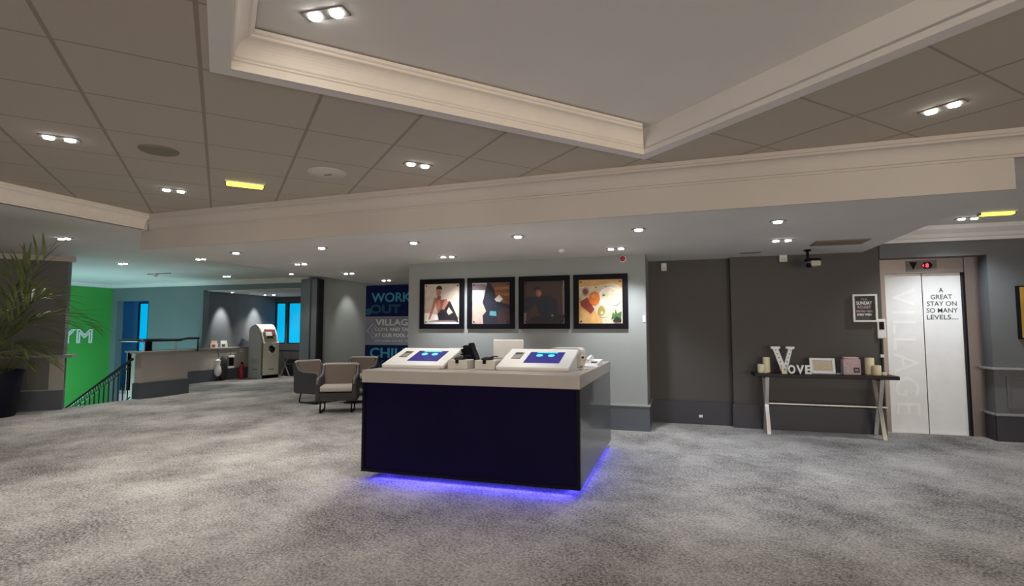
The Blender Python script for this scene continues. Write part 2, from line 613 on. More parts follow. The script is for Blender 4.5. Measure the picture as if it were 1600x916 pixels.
# teal wall: door opening and the wide opening to the recess
tw = MB().box(-16.7, -16.28, 11.85, 12.05, -3.1, 2.95)
tw.box(-16.28, -15.0, 11.85, 12.05, 2.36, 2.95)
tw.box(-15.0, -12.93, 11.85, 12.05, -3.1, 2.95)
tw.box(-12.93, -9.1, 11.85, 12.05, 2.62, 2.95)
struct(tw.build('wall_teal', 'teal_wall'))
struct(MB().box(-16.75, -16.5, 2.0, 12.05, -3.1, 2.95).build('wall_green', 'green'))
# pilaster between the recess and the back wall: stepped
pl = MB().box(-9.50, -9.30, 11.72, 12.1, 0, 2.82).box(-9.28, -9.18, 11.68, 12.1, 0, 2.82).box(-9.16, -8.98, 11.72, 12.1, 0, 2.82)
struct(pl.build('wall_pilaster', 'pilaster'))
struct(MB().box(-8.98, -8.93, 11.70, 12.1, 0, 2.82).build('wall_pilaster_edge', 'blackm'))
# recess
struct(MB().box(-13.15, -12.95, 12.05, 14.95, 0, 2.65).build('wall_recess', 'wall_lift'))
bw = MB().box(-12.95, -9.0, 14.75, 14.95, 0, 1.03).box(-12.95, -9.0, 14.75, 14.95, 2.40, 2.65)
bw.box(-12.53, -12.45, 14.75, 14.95, 1.03, 2.40).box(-11.72, -9.0, 14.75, 14.95, 1.03, 2.40)
struct(bw.build('wall_recess_back', 'wall_dark'))
struct(MB().box(-9.1, -8.9, 12.1, 14.95, 0, 2.65).build('wall_recess_side', 'wall_dark'))


def window(n, x0, x1, z0, z1, y, mull=None):
    wn = MB()
    t = 0.03
    wn.box(x0, x0 + t, y - 0.03, y + 0.05, z0, z1).box(x1 - t, x1, y - 0.03, y + 0.05, z0, z1)
    wn.box(x0 + t, x1 - t, y - 0.03, y + 0.05, z0, z0 + t).box(x0 + t, x1 - t, y - 0.03, y + 0.05, z1 - t, z1)
    o = struct(wn.build('window_%d' % n, 'black'))
    g = MB().box(x0 + t, x1 - t, y + 0.02, y + 0.03, z0 + t, z1 - t).build('window_pane', 'cyan_pane', o)
    return o


window(1, -12.95, -12.53, 1.03, 2.40, 14.78)
window(2, -12.45, -11.72, 1.03, 2.40, 14.78)
# blue corridor behind the door opening in the teal wall
bc = MB().box(-17.6, -14.7, 13.2, 13.3, -0.4, 2.6).box(-14.8, -14.7, 12.05, 13.2, -0.4, 2.6).box(-17.6, -17.5, 12.05, 13.2, -0.4, 2.6)
struct(bc.build('wall_corridor', 'blue_recess'))
struct(MB().box(-17.6, -14.7, 12.05, 13.3, 2.45, 2.55).build('ceiling_corridor', 'blue_recess'))
struct(MB().box(-17.6, -14.7, 12.05, 13.3, -0.45, -0.35).build('floor_corridor', 'carpet'))
window(3, -17.05, -16.60, 0.75, 2.38, 13.15)

# diagonal wall by the plants, with ledge and skirting
A43 = radians(43)
wd = Vector((-cos(A43), -sin(A43), 0))
wnrm = Vector((sin(A43), -cos(A43), 0))
P0 = Vector((-11.08, 7.14, 0))
P1 = P0 + wd * 5.5


def along(z0, z1, out0, out1, s0=0.0, s1=5.5):
    return MB().sweep([(out0, z0), (out1, z0), (out1, z1), (out0, z1)], P0 + wd * s0, P0 + wd * s1, wnrm)


struct(along(0, 2.89, -0.22, 0.0, 0.03).build('wall_plants', 'wall_plants'))
struct(along(0, 0.36, 0.0, 0.025, 0.0).build('baseboard_plants', 'skirt'))
struct(along(0.975, 1.02, -0.30, 0.09, -0.12).build('trim_1', 'ledge'))
struct(along(0.36, 0.975, 0.0, 0.02, 0.0, 0.22).build('trim_2', 'dado'))
struct(along(2.79, 2.885, 0.0, 0.09, -0.08).build('trim_3', 'plaster'))
struct(along(0.36, 0.38, 0.0, 0.035, -0.02).build('trim_4', 'ledge'))

# half wall by the stair
struct(MB().box(-11.28, -11.10, 8.66, 9.82, -0.25, 0.98).build('wall_half', 'dado'))
struct(MB().box(-11.30, -11.075, 8.635, 9.845, 0, 0.34).build('baseboard_half', 'skirt'))
struct(MB().box(-11.36, -11.02, 8.58, 9.90, 0.98, 1.02, 0.006).build('trim_5', 'ledge'))
struct(MB().box(-11.27, -11.09, 8.65, 9.835, 0.34, 0.365, 0.004).build('trim_6', 'ledge'))
# low wall and ledge that carry on into the recess
lw = MB().box(-13.05, -11.28, 9.82, 9.95, -0.25, 0.93).box(-13.07, -12.915, 9.82, 14.75, 0, 0.93)
struct(lw.build('wall_low', 'dado'))
struct(MB().box(-12.915, -12.89, 9.95, 14.75, 0, 0.34).build('baseboard_low', 'skirt'))
struct(MB().box(-13.10, -12.86, 9.95, 14.75, 0.93, 0.97, 0.006).build('trim_7', 'ledge'))
struct(MB().box(-13.1, -11.36, 9.78, 10.0, 0.93, 0.97, 0.006).build('trim_8', 'ledge'))

# cornices
CO = [(0, 0), (0.03, 0), (0.03, 0.025), (0.045, 0.03), (0.06, 0.06), (0.09, 0.085), (0.10, 0.095), (0.10, 0.13), (0, 0.13)]
struct(MB().sweep(CO, (-16.5, 11.85, 2.755), (-9.3, 11.85, 2.755), (0, -1, 0)).build('trim_cornice_teal', 'white_cornice'))
struct(MB().sweep(CO, (-16.5, 2.0, 2.755), (-16.5, 11.85, 2.755), (1, 0, 0)).build('trim_cornice_green', 'white_cornice'))
CO2 = [(o * 1.5, z * 1.65) for o, z in CO]
struct(MB().sweep(CO2, (2.63, 8.90, 2.737), (8.0, 8.90, 2.737), (0, -1, 0)).build('trim_cornice_lift', 'white_cornice'))

# skirtings and rails
bb = MB().box(-4.42, -0.42, 8.165, 8.20, 0, 0.355).box(-0.45, -0.42, 8.2, 9.06, 0, 0.355)
struct(bb.build('baseboard_posters', 'skirt'))
struct(MB().box(-4.42, -0.405, 8.15, 8.20, 0.355, 0.385, 0.008).box(-0.45, -0.405, 8.2, 9.06, 0.355, 0.385, 0.008).build('trim_9', 'ledge'))
struct(MB().box(-0.42, 0.78, 9.03, 9.06, 0, 0.36).box(0.78, 0.80, 8.90, 9.06, 0, 0.36).box(0.78, 2.80, 8.89, 8.92, 0, 0.36).build('baseboard_console', 'skirt_dark'))
struct(MB().box(-9.0, -4.42, 11.88, 11.92, 0, 0.34).build('baseboard_back', 'skirt'))
rb = MB().box(4.075, 8.0, 8.865, 8.90, 0, 0.34).box(4.06, 4.09, 8.90, 9.14, 0, 0.34)
struct(rb.build('baseboard_lift', 'skirt_dark'))
struct(MB().box(4.065, 8.0, 8.85, 8.90, 0.34, 0.37, 0.006).box(4.05, 4.09, 8.9, 9.14, 0.34, 0.37, 0.006).build('trim_10', 'ledge'))
struct(MB().box(4.04, 8.0, 8.83, 8.90, 0.955, 0.985, 0.006).box(4.03, 4.09, 8.9, 9.14, 0.955, 0.985, 0.006).build('trim_11', 'ledge'))
pnl = MB()
for x0 in (4.22, 5.6):
    pnl.box(x0, x0 + 1.2, 8.885, 8.90, 0.44, 0.47).box(x0, x0 + 1.2, 8.885, 8.90, 0.84, 0.87)
    pnl.box(x0, x0 + 0.03, 8.885, 8.90, 0.47, 0.84).box(x0 + 1.17, x0 + 1.2, 8.885, 8.90, 0.47, 0.84)
struct(pnl.build('trim_12', 'wall_lift'))
# the rest of the room shell
struct(MB().box(8.0, 8.2, -7.5, 9.4, 0, 3.1).build('wall_right', 'wall'))
struct(MB().box(-19, 8.2, -7.7, -7.5, 0, 3.1).build('wall_rear', 'plaster'))
struct(MB().box(-19.2, -19, -7.7, 7.1, 0, 3.1).build('wall_far_left', 'wall'))

# ================================================================== LAMPS IN THE CEILINGS
def lamp_light(parent, x, y, z, power, ang, col, tilt=None):
    l = bpy.data.lights.new('lamp_beam', 'SPOT')
    l.energy = power
    l.spot_size = radians(ang)
    l.spot_blend = 0.8
    l.shadow_soft_size = 0.06
    l.color = col
    o = bpy.data.objects.new('lamp_beam', l)
    COL.objects.link(o)
    o.parent = parent
    o.location = (x, y, z)
    if tilt:
        o.rotation_euler = tilt
    return o


def disc(r, z0, z1, cx=0.0, cy=0.0, seg=24):
    return MB().lathe([(r, z0), (r, z1)], (cx, cy, 0), seg)


WARM = (1.0, 0.95, 0.88)
COOL = (0.93, 0.97, 1.0)


def twin(x, y, z, rz, label, power, ang=110, col=WARM, group='twin ceiling downlights', wall=0):
    t = thing('twin_downlight', label, 'ceiling light', (x, y, z), rz, group)
    MB().box(-0.135, 0.135, -0.048, 0.048, -0.008, 0.004, 0.003).build('trim_plate', 'grey_plastic', t)
    for s in (-1, 1):
        disc(0.036, -0.020, -0.008, s * 0.07).build('lamp', 'lens', t)
    if power:
        lamp_light(t, 0, 0, -0.06, power, ang, col)
    if wall:
        lamp_light(t, 0.07, 0, -0.05, wall, 84, col, (radians(25), 0, 0))
    return t


def single(x, y, z, label, power, ang=110, col=WARM):
    t = thing('downlight', label, 'ceiling light', (x, y, z), 0, 'single ceiling downlights')
    MB().lathe([(0.05, -0.006), (0.075, -0.010), (0.08, -0.004), (0.08, 0.004)], seg=28).build('trim_ring', 'grey_plastic', t, True)
    disc(0.040, -0.020, -0.006).build('lamp', 'lens', t)
    if power:
        lamp_light(t, 0, 0, -0.06, power, ang, col)
    return t


twin(-4.87, 3.00, ZT, GA, 'twin downlight in the tiled ceiling near the big palm, leftmost of the tile lights', 130)
twin(-5.46, 4.55, ZT, GA, 'twin downlight in the tiled ceiling close to the corner of the stair-side crown', 90)
twin(-2.36, 4.53, ZT, GA, 'twin downlight in the tiles between the raised tray and the fascia', 45)
twin(1.84, 4.45, ZT, GA + pi / 2, 'twin downlight in the tiles on the lift side of the raised tray', 45)
twin(-1.89, 2.48, 3.31, 0.05, 'bright twin downlight inside the raised ceiling tray', 22)
for x, nm in ((-6.19, 'single downlight at the stair end of the row along the soffit'),
              (-4.68, 'single soffit downlight above the armchairs, second in the row from the stair end'),
              (-3.25, 'single soffit downlight in front of the first framed poster'),
              (-1.83, 'single soffit downlight in front of the third framed poster'),
              (-0.40, 'single soffit downlight just before the red alarm sounder'),
              (1.02, 'single soffit downlight towards the lift end of the row')):
    single(x, 6.2 - 0.02 * (x + 6), 2.63, nm, 44 if x > -1 else 34, 110, (0.84, 0.91, 1.0) if x > -1 else WARM)
twin(-6.16, 7.58, 2.63, 0, 'twin soffit downlight over the leftmost armchair', 28)
twin(-6.29, 9.17, 2.63, 0, 'twin soffit downlight before the plain grey back wall', 28)
twin(-6.37, 10.75, 2.63, 0, 'twin soffit downlight right before the blue WORK OUT board', 28)
twin(-3.38, 7.50, 2.63, 0, 'twin soffit downlight above the first two framed posters', 20, 120, COOL, wall=70)
twin(-0.80, 7.44, 2.63, 0, 'twin soffit downlight beside the red alarm sounder', 20, 120, COOL, wall=70)
twin(1.28, 7.37, 2.63, 0, 'twin soffit downlight in front of the console table', 34, 110, (0.80, 0.88, 1.0))
twin(-11.09, 8.15, 2.885, 0, 'twin downlight over the half wall by the green stairwell', 60)
twin(-8.92, 8.08, 2.885, 0, 'twin downlight in the stair-side ceiling nearest the soffit edge', 62)
twin(-11.19, 10.94, 2.885, 0, 'twin downlight close to the white cornice above the recess opening', 40)
twin(-8.89, 5.62, 2.885, 0, 'twin downlight seen behind the upright palm frond', 75)
single(-9.14, 10.91, 2.885, 'single downlight near the end of the white cornice', 14)
single(-12.2, 13.79, 2.60, 'single downlight in the recess ceiling above the cash machine', 90)
twin(3.64, 8.3, 2.95, 0, 'twin downlight before the lift doors', 70, 130, COOL)
# unseen twin downlights added behind the viewer as general fill
for x, y in ((-5.0, 0.4), (4.6, 2.2), (-5.0, -2.2), (4.6, -1.6), (0.0, -4.6)):
    twin(x, y, ZT, GA, 'unseen twin downlight added in the tiled ceiling behind the viewpoint for fill', 28)
# wall washers
def washer(x, y, z, tx, ty, tz, power, ang, label, col=(1, 0.98, 0.93)):
    t = thing('wall_washer', label, 'ceiling light', (x, y, z), 0, 'wall washer spots')
    MB().lathe([(0.03, -0.004), (0.05, -0.008), (0.055, 0.003)], seg=20).build('trim_ring', 'white', t, True)
    disc(0.026, -0.012, -0.004).build('lamp', 'lens', t)
    d = Vector((tx, ty, tz)) - Vector((x, y, z))
    lamp_light(t, 0, 0, -0.05, power, ang, col, d.to_track_quat('-Z', 'Y').to_euler())


washer(-12.55, 12.5, 2.60, -12.95, 12.5, 1.6, 110, 45, 'small spot washing the recess wall above the leaflet holders')
washer(-12.55, 13.8, 2.60, -12.95, 13.8, 1.7, 90, 45, 'small spot washing the recess wall behind the cash machine')
washer(-8.25, 11.50, 2.63 + 0.255, -8.2, 11.92, 1.7, 26, 46, 'small spot washing the grey back wall beside the pilaster')

# ================================================================== RECEPTION DESK
D = thing('reception_desk', 'navy island reception desk with cream counter, glowing blue underneath', 'desk', (-1.96, 5.9, 0))
dx0, dx1, dy0, dy1 = -1.11, 1.11, -1.15, 1.10
MB().box(dx0 + 0.40, dx1 - 0.40, dy0 + 0.40, dy1 - 0.40, 0, 0.08).build('plinth', 'blackm', D)
MB().box(dx0 + 0.03, dx1 - 0.03, dy0 + 0.012, dy0 + 0.04, 0.08, 0.965, 0.003).build('front_panel', 'navy', D)
for xx in (dx0, dx1 - 0.03):
    MB().box(xx, xx + 0.03, dy0, dy0 + 0.04, 0.08, 0.965).build('corner_post', 'black', D)
MB().box(dx0, dx1, dy0 - 0.004, dy0 + 0.03, 0.08, 0.105, 0.004).build('bottom_trim', 'black', D)
MB().box(dx1 - 0.03, dx1, dy0 + 0.04, dy1, 0.08, 0.965, 0.003).build('side_panel', 'desk_side', D)
MB().box(dx0, dx0 + 0.03, dy0 + 0.04, dy1, 0.08, 0.965, 0.003).build('side_panel', 'desk_side', D)
MB().box(dx0 + 0.03, dx1 - 0.03, dy1 - 0.03, dy1, 0.08, 0.965, 0.003).build('back_panel', 'navy', D)
MB().box(dx0 + 0.03, dx1 - 0.03, dy0 + 0.04, dy1 - 0.03, 0.08, 0.10).build('base_board', 'blackm', D)
MB().box(dx0 - 0.005, dx1 + 0.005, dy0 - 0.01, dy1 + 0.01, 0.965, 1.09, 0.006).build('counter_top', 'counter', D)
ls = MB().box(dx0 + 0.14, dx1 - 0.14, dy0 + 0.14, dy0 + 0.165, 0.06, 0.078).box(dx1 - 0.165, dx1 - 0.14, dy0 + 0.165, dy1 - 0.14, 0.06, 0.078)
ls.box(dx0 + 0.14, dx0 + 0.165, dy0 + 0.165, dy1 - 0.14, 0.06, 0.078)
ls.build('light_strip', 'led', D)


def led(x, y, sx, sy, p, rot=(0, 0, 0)):
    l = bpy.data.lights.new('strip_glow', 'AREA')
    l.shape = 'RECTANGLE'
    l.size = sx
    l.size_y = sy
    l.energy = p
    l.color = (0.07, 0.06, 1.0)
    o = bpy.data.objects.new('strip_glow', l)
    COL.objects.link(o)
    o.parent = D
    o.location = (x, y, 0.065)
    o.rotation_euler = rot


led(0, dy0 + 0.10, 2.0, 0.04, 9, (radians(-55), 0, 0))
led(dx1 - 0.12, 0, 0.04, 2.0, 3.5, (0, radians(-40), 0))

CT = 1.09


def kiosk(name_label, x, y, wd_, dp, rz):
    t = thing('check_in_kiosk', name_label, 'kiosk', (x, y, CT), rz, 'check-in kiosks on the desk')
    h0, h1 = 0.04, 0.20
    # wedge body
    MB().prism([(0.02, 0.0), (dp, 0.0), (dp, h1 - 0.02), (dp - 0.03, h1 - 0.01), (0.02, h0 - 0.005)], 0.02, wd_ - 0.02, 'YZ').build('body', 'cream', t)
    ang = math.atan2(h1 - h0, dp)
    L = math.hypot(dp, h1 - h0)
    # face plate with its blunt front edge, in plate coordinates then tilted
    mt = Matrix.Translation((0, 0, h0)) @ Matrix.Rotation(ang, 4, 'X')
    MB().box(0, wd_, 0, L, -0.035, 0, 0.008).xf(mt).build('face_plate', 'white', t)
    sc = MB().box(0.34 * wd_, 0.84 * wd_, 0.22 * L, 0.80 * L, -0.004, 0.003).xf(mt).build('screen', 'screen', t)
    for k in (0.50, 0.67):
        MB().lathe([(0.034, 0.003), (0.034, 0.006)], (k * wd_, 0.60 * L, 0), 20).xf(mt).build('screen_icon', 'screen_dot', sc)
    MB().box(0.44 * wd_, 0.74 * wd_, 0.745 * L, 0.765 * L, 0.003, 0.005).xf(mt).build('screen_text', 'screen_dot', sc)
    rd = MB().box(0.12 * wd_, 0.25 * wd_, 0.42 * L, 0.76 * L, -0.002, 0.006, 0.003).xf(mt).build('card_reader', 'grey_plastic', t)
    MB().box(0.135 * wd_, 0.235 * wd_, 0.66 * L, 0.72 * L, 0.006, 0.009).xf(mt).build('card_slot', 'black', rd)
    MB().box(0.03, wd_ - 0.03, -0.003, 0.02, 0.0, 0.02, 0.004).build('front_lip', 'cream', t)
    return t


kiosk('sloping white check-in kiosk with blue screen on the armchair side of the desk', -3.02, 5.02, 0.71, 0.52, 0.0)
kiosk('sloping white check-in kiosk with blue screen next to the desk corner nearest the lift', -1.75, 5.06, 0.74, 0.56, 0.0)
# printer housings behind/beside each kiosk
for i, (x, y, lb) in enumerate(((-2.62, 5.62, 'beige box housing behind the kiosk on the armchair side'), (-1.35, 5.66, 'rounded cream box housing behind the kiosk by the desk corner'))):
    t = thing('printer_housing', lb, 'printer', (x, y, CT), 0, 'printer housings on the desk')
    MB().prism(rrect(0, 0.36, 0, 0.19 if i == 0 else 0.21, 0.05 if i else 0.015), 0, 0.28, 'XZ').build('body', 'tan' if False else 'cream', t, True)
    MB().box(0.06, 0.30, -0.004, 0.002, 0.12, 0.135).build('paper_slot', 'black', t)
# card dispensers
for i, (x, lb) in enumerate(((-2.29, 'small white box with card terminal nearest the first kiosk'), (-1.99, 'small white box with card terminal between the black stand and the second kiosk'))):
    t = thing('card_box', lb, 'box', (x, 5.10, CT), 0, 'white card boxes on the desk')
    MB().box(0, 0.22, 0, 0.20, 0, 0.095, 0.006).build('body', 'cream', t)
    k = MB().prism([(0.02, 0.095), (0.16, 0.097), (0.16, 0.125), (0.05, 0.115)], 0.06, 0.15, 'YZ').build('terminal', 'black', t)
    MB().box(0.09, 0.125, -0.01, 0.03, 0.06, 0.10, 0.004).build('terminal_clip', 'black', k)
    MB().tube([(0.14, 0.08, 0.12), (0.18, 0.10, 0.135), (0.21, 0.12, 0.13)], 0.006, 6).build('cable', 'black', k)
# black leaflet stand leaning back
t = thing('leaflet_stand', 'black slotted stand leaning between the two card boxes', 'stand', (-2.08, 5.36, CT))
tl = Matrix.Translation((0, 0, 0.03)) @ Matrix.Rotation(radians(-22), 4, 'Y')
for k in range(4):
    MB().box(-0.10 + 0.035 * k, -0.075 + 0.035 * k, 0, 0.12, 0.02, 0.23 + 0.012 * (k % 2 * 2 - 1), 0.003).xf(tl).build('divider', 'black', t)
MB().box(-0.09, 0.07, -0.02, 0.14, 0, 0.04, 0.005).build('base', 'black', t)
MB().box(0.03, 0.06, -0.05, 0.0, 0, 0.10, 0.004).box(0.06, 0.075, -0.05, -0.0, 0.02, 0.035).box(0.06, 0.075, -0.05, 0, 0.065, 0.08).build('connector', 'black', t)
# monitor seen from behind
t = thing('monitor', 'white monitor seen from behind on the desk between the kiosks', 'monitor', (-2.02, 6.30, CT), radians(2))
MB().box(-0.19, 0.20, 0, 0.035, 0.06, 0.285, 0.012).build('housing', 'white', t)
MB().box(-0.17, 0.18, 0.035, 0.038, 0.08, 0.265).build('screen', 'black', t)
MB().box(-0.03, 0.03, 0.0, 0.03, 0.01, 0.08).build('stand', 'white', t)
MB().box(-0.10, 0.10, -0.06, 0.10, 0, 0.012, 0.004).build('stand_foot', 'white', t)
# telephone / papers at the right end
t = thing('desk_telephone', 'white desk telephone behind the kiosk by the lift-side corner', 'telephone', (-1.02, 6.02, CT), radians(-12))
MB().prism([(0, 0), (0.20, 0), (0.20, 0.07), (0.02, 0.025)], 0, 0.15, 'YZ').build('base', 'white', t)
MB().tube([(0.03, 0.03, 0.06), (0.03, 0.07, 0.085), (0.03, 0.14, 0.10), (0.03, 0.18, 0.085)], 0.018, 8).build('handset', 'white', t, True)
MB().box(0.07, 0.13, 0.04, 0.12, 0.034, 0.048).build('keypad', 'grey_plastic', t)
t = thing('scanner', 'small grey scanner on a stalk beside the second kiosk', 'scanner', (-0.93, 5.45, CT))
MB().lathe([(0.045, 0), (0.045, 0.01), (0.012, 0.018), (0.010, 0.10)], seg=16).build('stalk', 'cream', t, True)
MB().box(-0.028, 0.028, -0.04, 0.035, 0.095, 0.15, 0.012).build('head', 'cream', t)
MB().lathe([(0.012, 0), (0.012, 0.004)], (0, 0, 0), 12).xf(Matrix.Translation((0, -0.041, 0.125)) @ Matrix.Rotation(pi / 2, 4, 'X')).build('lens', 'black', t)

# ================================================================== FRAMED POSTERS
def ell(cx, cz, rx, rz, n=20, rot=0):
    return [(cx + rx * cos(2 * pi * k / n) * cos(rot) - rz * sin(2 * pi * k / n) * sin(rot), cz + rx * cos(2 * pi * k / n) * sin(rot) + rz * sin(2 * pi * k / n) * cos(rot)) for k in range(n)]


PIC = {n: pm('print_' + n, c) for n, c in dict(
    cream=(0.60, 0.50, 0.42), blush=(0.58, 0.40, 0.33), skin=(0.42, 0.17, 0.12), skin2=(0.24, 0.075, 0.06), hair=(0.02, 0.014, 0.015), charcoal=(0.018, 0.016, 0.022),
    white=(0.80, 0.74, 0.68), bar=(0.16, 0.07, 0.045), brown=(0.055, 0.028, 0.024), navy=(0.014, 0.018, 0.035), amber=(0.34, 0.12, 0.03), teal=(0.10, 0.33, 0.35), plum=(0.045, 0.022, 0.026),
    gold=(0.62, 0.36, 0.13), paper=(0.66, 0.56, 0.40), orange=(0.75, 0.18, 0.02), red=(0.25, 0.035, 0.02), olive=(0.33, 0.28, 0.05), leaf=(0.04, 0.14, 0.03), grey=(0.30, 0.27, 0.22), mauve=(0.22, 0.16, 0.19)).items()}


def poster(x0, x1, label, bg, shapes, z0=1.51, z1=2.35):
    y = 8.20
    t = thing('framed_poster', label, 'poster', ((x0 + x1) / 2, y, (z0 + z1) / 2), 0, 'square posters in black frames')
    hw = (x1 - x0) / 2
    hh = (z1 - z0) / 2
    b = 0.082
    f = MB()
    f.box(-hw, -hw + b, -0.045, 0, -hh, hh, 0.004).box(hw - b, hw, -0.045, 0, -hh, hh, 0.004)
    f.box(-hw + b, hw - b, -0.045, 0, -hh, -hh + b, 0.004).box(-hw + b, hw - b, -0.045, 0, hh - b, hh, 0.004)
    f.build('frame', 'black', t)
    iw, ih = hw - b, hh - b
    MB().box(-iw, iw, -0.018, -0.002, -ih, ih).build('print', PIC[bg], t)
    d = -0.018
    for (cn, pts) in shapes:
        P = [(max(-iw, min(iw, (p[0] * 2 - 1) * iw)), max(-ih, min(ih, (p[1] * 2 - 1) * ih))) for p in pts]
        MB().prism(P, d - 0.0008, d, 'XZ').build('printed_shape', PIC[cn], t)
        d -= 0.0008
    for sx in (-1, 1):
        for sz in (-1, 1):
            MB().lathe([(0.012, 0), (0.012, 0.008)], (0, 0, 0), 12).xf(Matrix.Translation((sx * (iw - 0.035), d, sz * (ih - 0.035))) @ Matrix.Rotation(pi / 2, 4, 'X')).build('fixing_stud', 'black', t)
    return t


poster(-4.19, -3.38, 'black framed poster of a seated bare-chested man in dark trousers, leaning on one hand', 'cream', [
    ('blush', [(0, 0), (1, 0), (1, 0.18), (0.6, 0.28), (0.15, 0.40), (0, 0.36)]),
    ('white', [(0, 0), (1, 0), (1, 0.10), (0.2, 0.26), (0, 0.28)]),
    ('mauve', [(0.10, 0.06), (0.98, 0.05), (0.95, 0.10), (0.45, 0.115), (0.25, 0.085)]),
    ('skin2', [(0.37, 0.70), (0.47, 0.70), (0.47, 0.60), (0.64, 0.62), (0.62, 0.42), (0.55, 0.28), (0.38, 0.26), (0.38, 0.42), (0.29, 0.62), (0.37, 0.66)]),
    ('skin', [(0.28, 0.66), (0.34, 0.64), (0.30, 0.42), (0.17, 0.12), (0.11, 0.11), (0.20, 0.36)]),
    ('skin', [(0.36, 0.60), (0.46, 0.58), (0.44, 0.38), (0.36, 0.34), (0.33, 0.48)]),
    ('skin', ell(0.41, 0.78, 0.065, 0.09)),
    ('hair', [(0.33, 0.82), (0.35, 0.93), (0.42, 0.96), (0.50, 0.93), (0.51, 0.83), (0.47, 0.86), (0.38, 0.87)]),
    ('charcoal', [(0.38, 0.24), (0.66, 0.56), (0.74, 0.56), (0.96, 0.14), (0.95, 0.06), (0.84, 0.10), (0.42, 0.10)]),
    ('cream', [(0.64, 0.30), (0.70, 0.42), (0.82, 0.28), (0.70, 0.22)]),
    ('skin', [(0.60, 0.60), (0.70, 0.54), (0.56, 0.34), (0.50, 0.38)])])
poster(-3.32, -2.50, 'black framed poster of a dark-clad figure before a glowing bar', 'cream', [
    ('blush', [(0, 0), (0.35, 0), (0.38, 0.4), (0.22, 0.62), (0, 0.3)]),
    ('white', [(0, 0.55), (0.34, 0.5), (0.36, 0.84), (0, 0.84)]),
    ('mauve', [(0, 0.82), (0.4, 0.82), (0.36, 0.96), (0, 0.96)]),
    ('bar', [(0.48, 0.0), (1, 0), (1, 1), (0.40, 1), (0.5, 0.6)]),
    ('amber', [(0.58, 0.80), (0.98, 0.84), (0.98, 0.90), (0.6, 0.88)]),
    ('amber', [(0.62, 0.70), (0.98, 0.66), (0.98, 0.74), (0.62, 0.76)]),
    ('navy', [(0.40, 1.0), (0.50, 0.98), (0.60, 0.80), (0.62, 0.66), (0.80, 0.50), (1, 0.46), (1, 0), (0.30, 0), (0.28, 0.2), (0.38, 0.30), (0.28, 0.52), (0.34, 0.74)]),
    ('white', [(0.60, 0.60), (0.72, 0.70), (0.82, 0.60), (0.74, 0.52), (0.64, 0.54)]),
    ('plum', [(0.66, 0.0), (1, 0), (1, 0.36), (0.8, 0.42), (0.68, 0.3)]),
    ('teal', [(0.47, 0.20), (0.65, 0.19), (0.64, 0.30), (0.48, 0.31)])])
poster(-2.43, -1.60, 'black framed poster of a seated musician, the darkest of the four', 'plum', [
    ('brown', [(0.05, 0.05), (0.95, 0.05), (0.95, 0.95), (0.05, 0.95)]),
    ('mauve', [(0.0, 0), (0.06, 0), (0.06, 0.26), (0.0, 0.26)]),
    ('mauve', [(0.95, 0.0), (1, 0), (1, 1), (0.95, 1)]),
    ('navy', [(0.0, 0.30), (0.02, 0.62), (0.22, 0.64), (0.36, 0.60), (0.60, 0.66), (0.80, 0.56), (0.84, 0.22), (0.55, 0.16), (0.40, 0.22), (0.28, 0.5), (0.12, 0.28)]),
    ('skin2', ell(0.36, 0.72, 0.065, 0.09)),
    ('skin', [(0.34, 0.74), (0.42, 0.76), (0.43, 0.68), (0.38, 0.64)]),
    ('hair', [(0.24, 0.76), (0.26, 0.86), (0.36, 0.88), (0.44, 0.82), (0.40, 0.80), (0.30, 0.80)]),
    ('charcoal', [(0.10, 0.06), (0.95, 0.02), (1, 0.2), (0.6, 0.24), (0.2, 0.14)]),
    ('mauve', ell(0.70, 0.19, 0.03, 0.03))])
poster(-1.54, -0.71, 'black framed poster of orange squash, herbs and plates seen from above', 'paper', [
    ('gold', [(0, 0), (0.55, 0), (0.50, 0.14), (0.30, 0.34), (0, 0.62)]),
    ('gold', [(0, 0.84), (0.42, 0.86), (0.8, 0.92), (1, 0.8), (1, 1), (0, 1)]),
    ('white', ell(0.70, 0.58, 0.26, 0.24)),
    ('grey', [(0.76, 0.40), (0.86, 0.38), (0.98, 0.48), (0.99, 0.52), (0.86, 0.42), (0.78, 0.42)]),
    ('paper', ell(0.72, 0.62, 0.20, 0.18)),
    ('red', [(0.03, 0.50), (0.20, 0.60), (0.36, 0.32), (0.28, 0.22), (0.05, 0.40)]),
    ('orange', ell(0.36, 0.57, 0.13, 0.16)),
    ('gold', ell(0.34, 0.62, 0.05, 0.04)),
    ('grey', ell(0.155, 0.73, 0.085, 0.10)),
    ('red', ell(0.155, 0.73, 0.055, 0.065)),
    ('paper', ell(0.56, 0.28, 0.12, 0.15)),
    ('olive', ell(0.52, 0.28, 0.085, 0.115)),
    ('paper', ell(0.53, 0.24, 0.03, 0.035)),
    ('leaf', [(0.74, 0.10), (0.78, 0.26), (0.82, 0.20), (0.84, 0.34), (0.88, 0.22), (0.98, 0.28), (0.96, 0.08), (0.86, 0.14)]),
    ('charcoal', [(0.78, 0.06), (0.86, 0.16), (0.97, 0.10), (0.97, 0.03), (0.84, 0.02)]),
    ('leaf', ell(0.58, 0.64, 0.03, 0.02)), ('leaf', ell(0.40, 0.82, 0.02, 0.015)), ('leaf', ell(0.63, 0.84, 0.015, 0.015))])

# ================================================================== TALL PRINTED BOARD
t = thing('promotional_board', 'tall navy and grey printed board reading WORK OUT and CHILL OUT on the back wall', 'sign', (-7.62, 11.90, 0))
BW = 2.4
MB().box(0, BW, -0.03, 0, 0.3, 2.62).build('board', 'board_navy', t)
MB().box(0, BW, -0.034, -0.03, 1.11, 1.83).build('grey_band', 'board_grey', t)


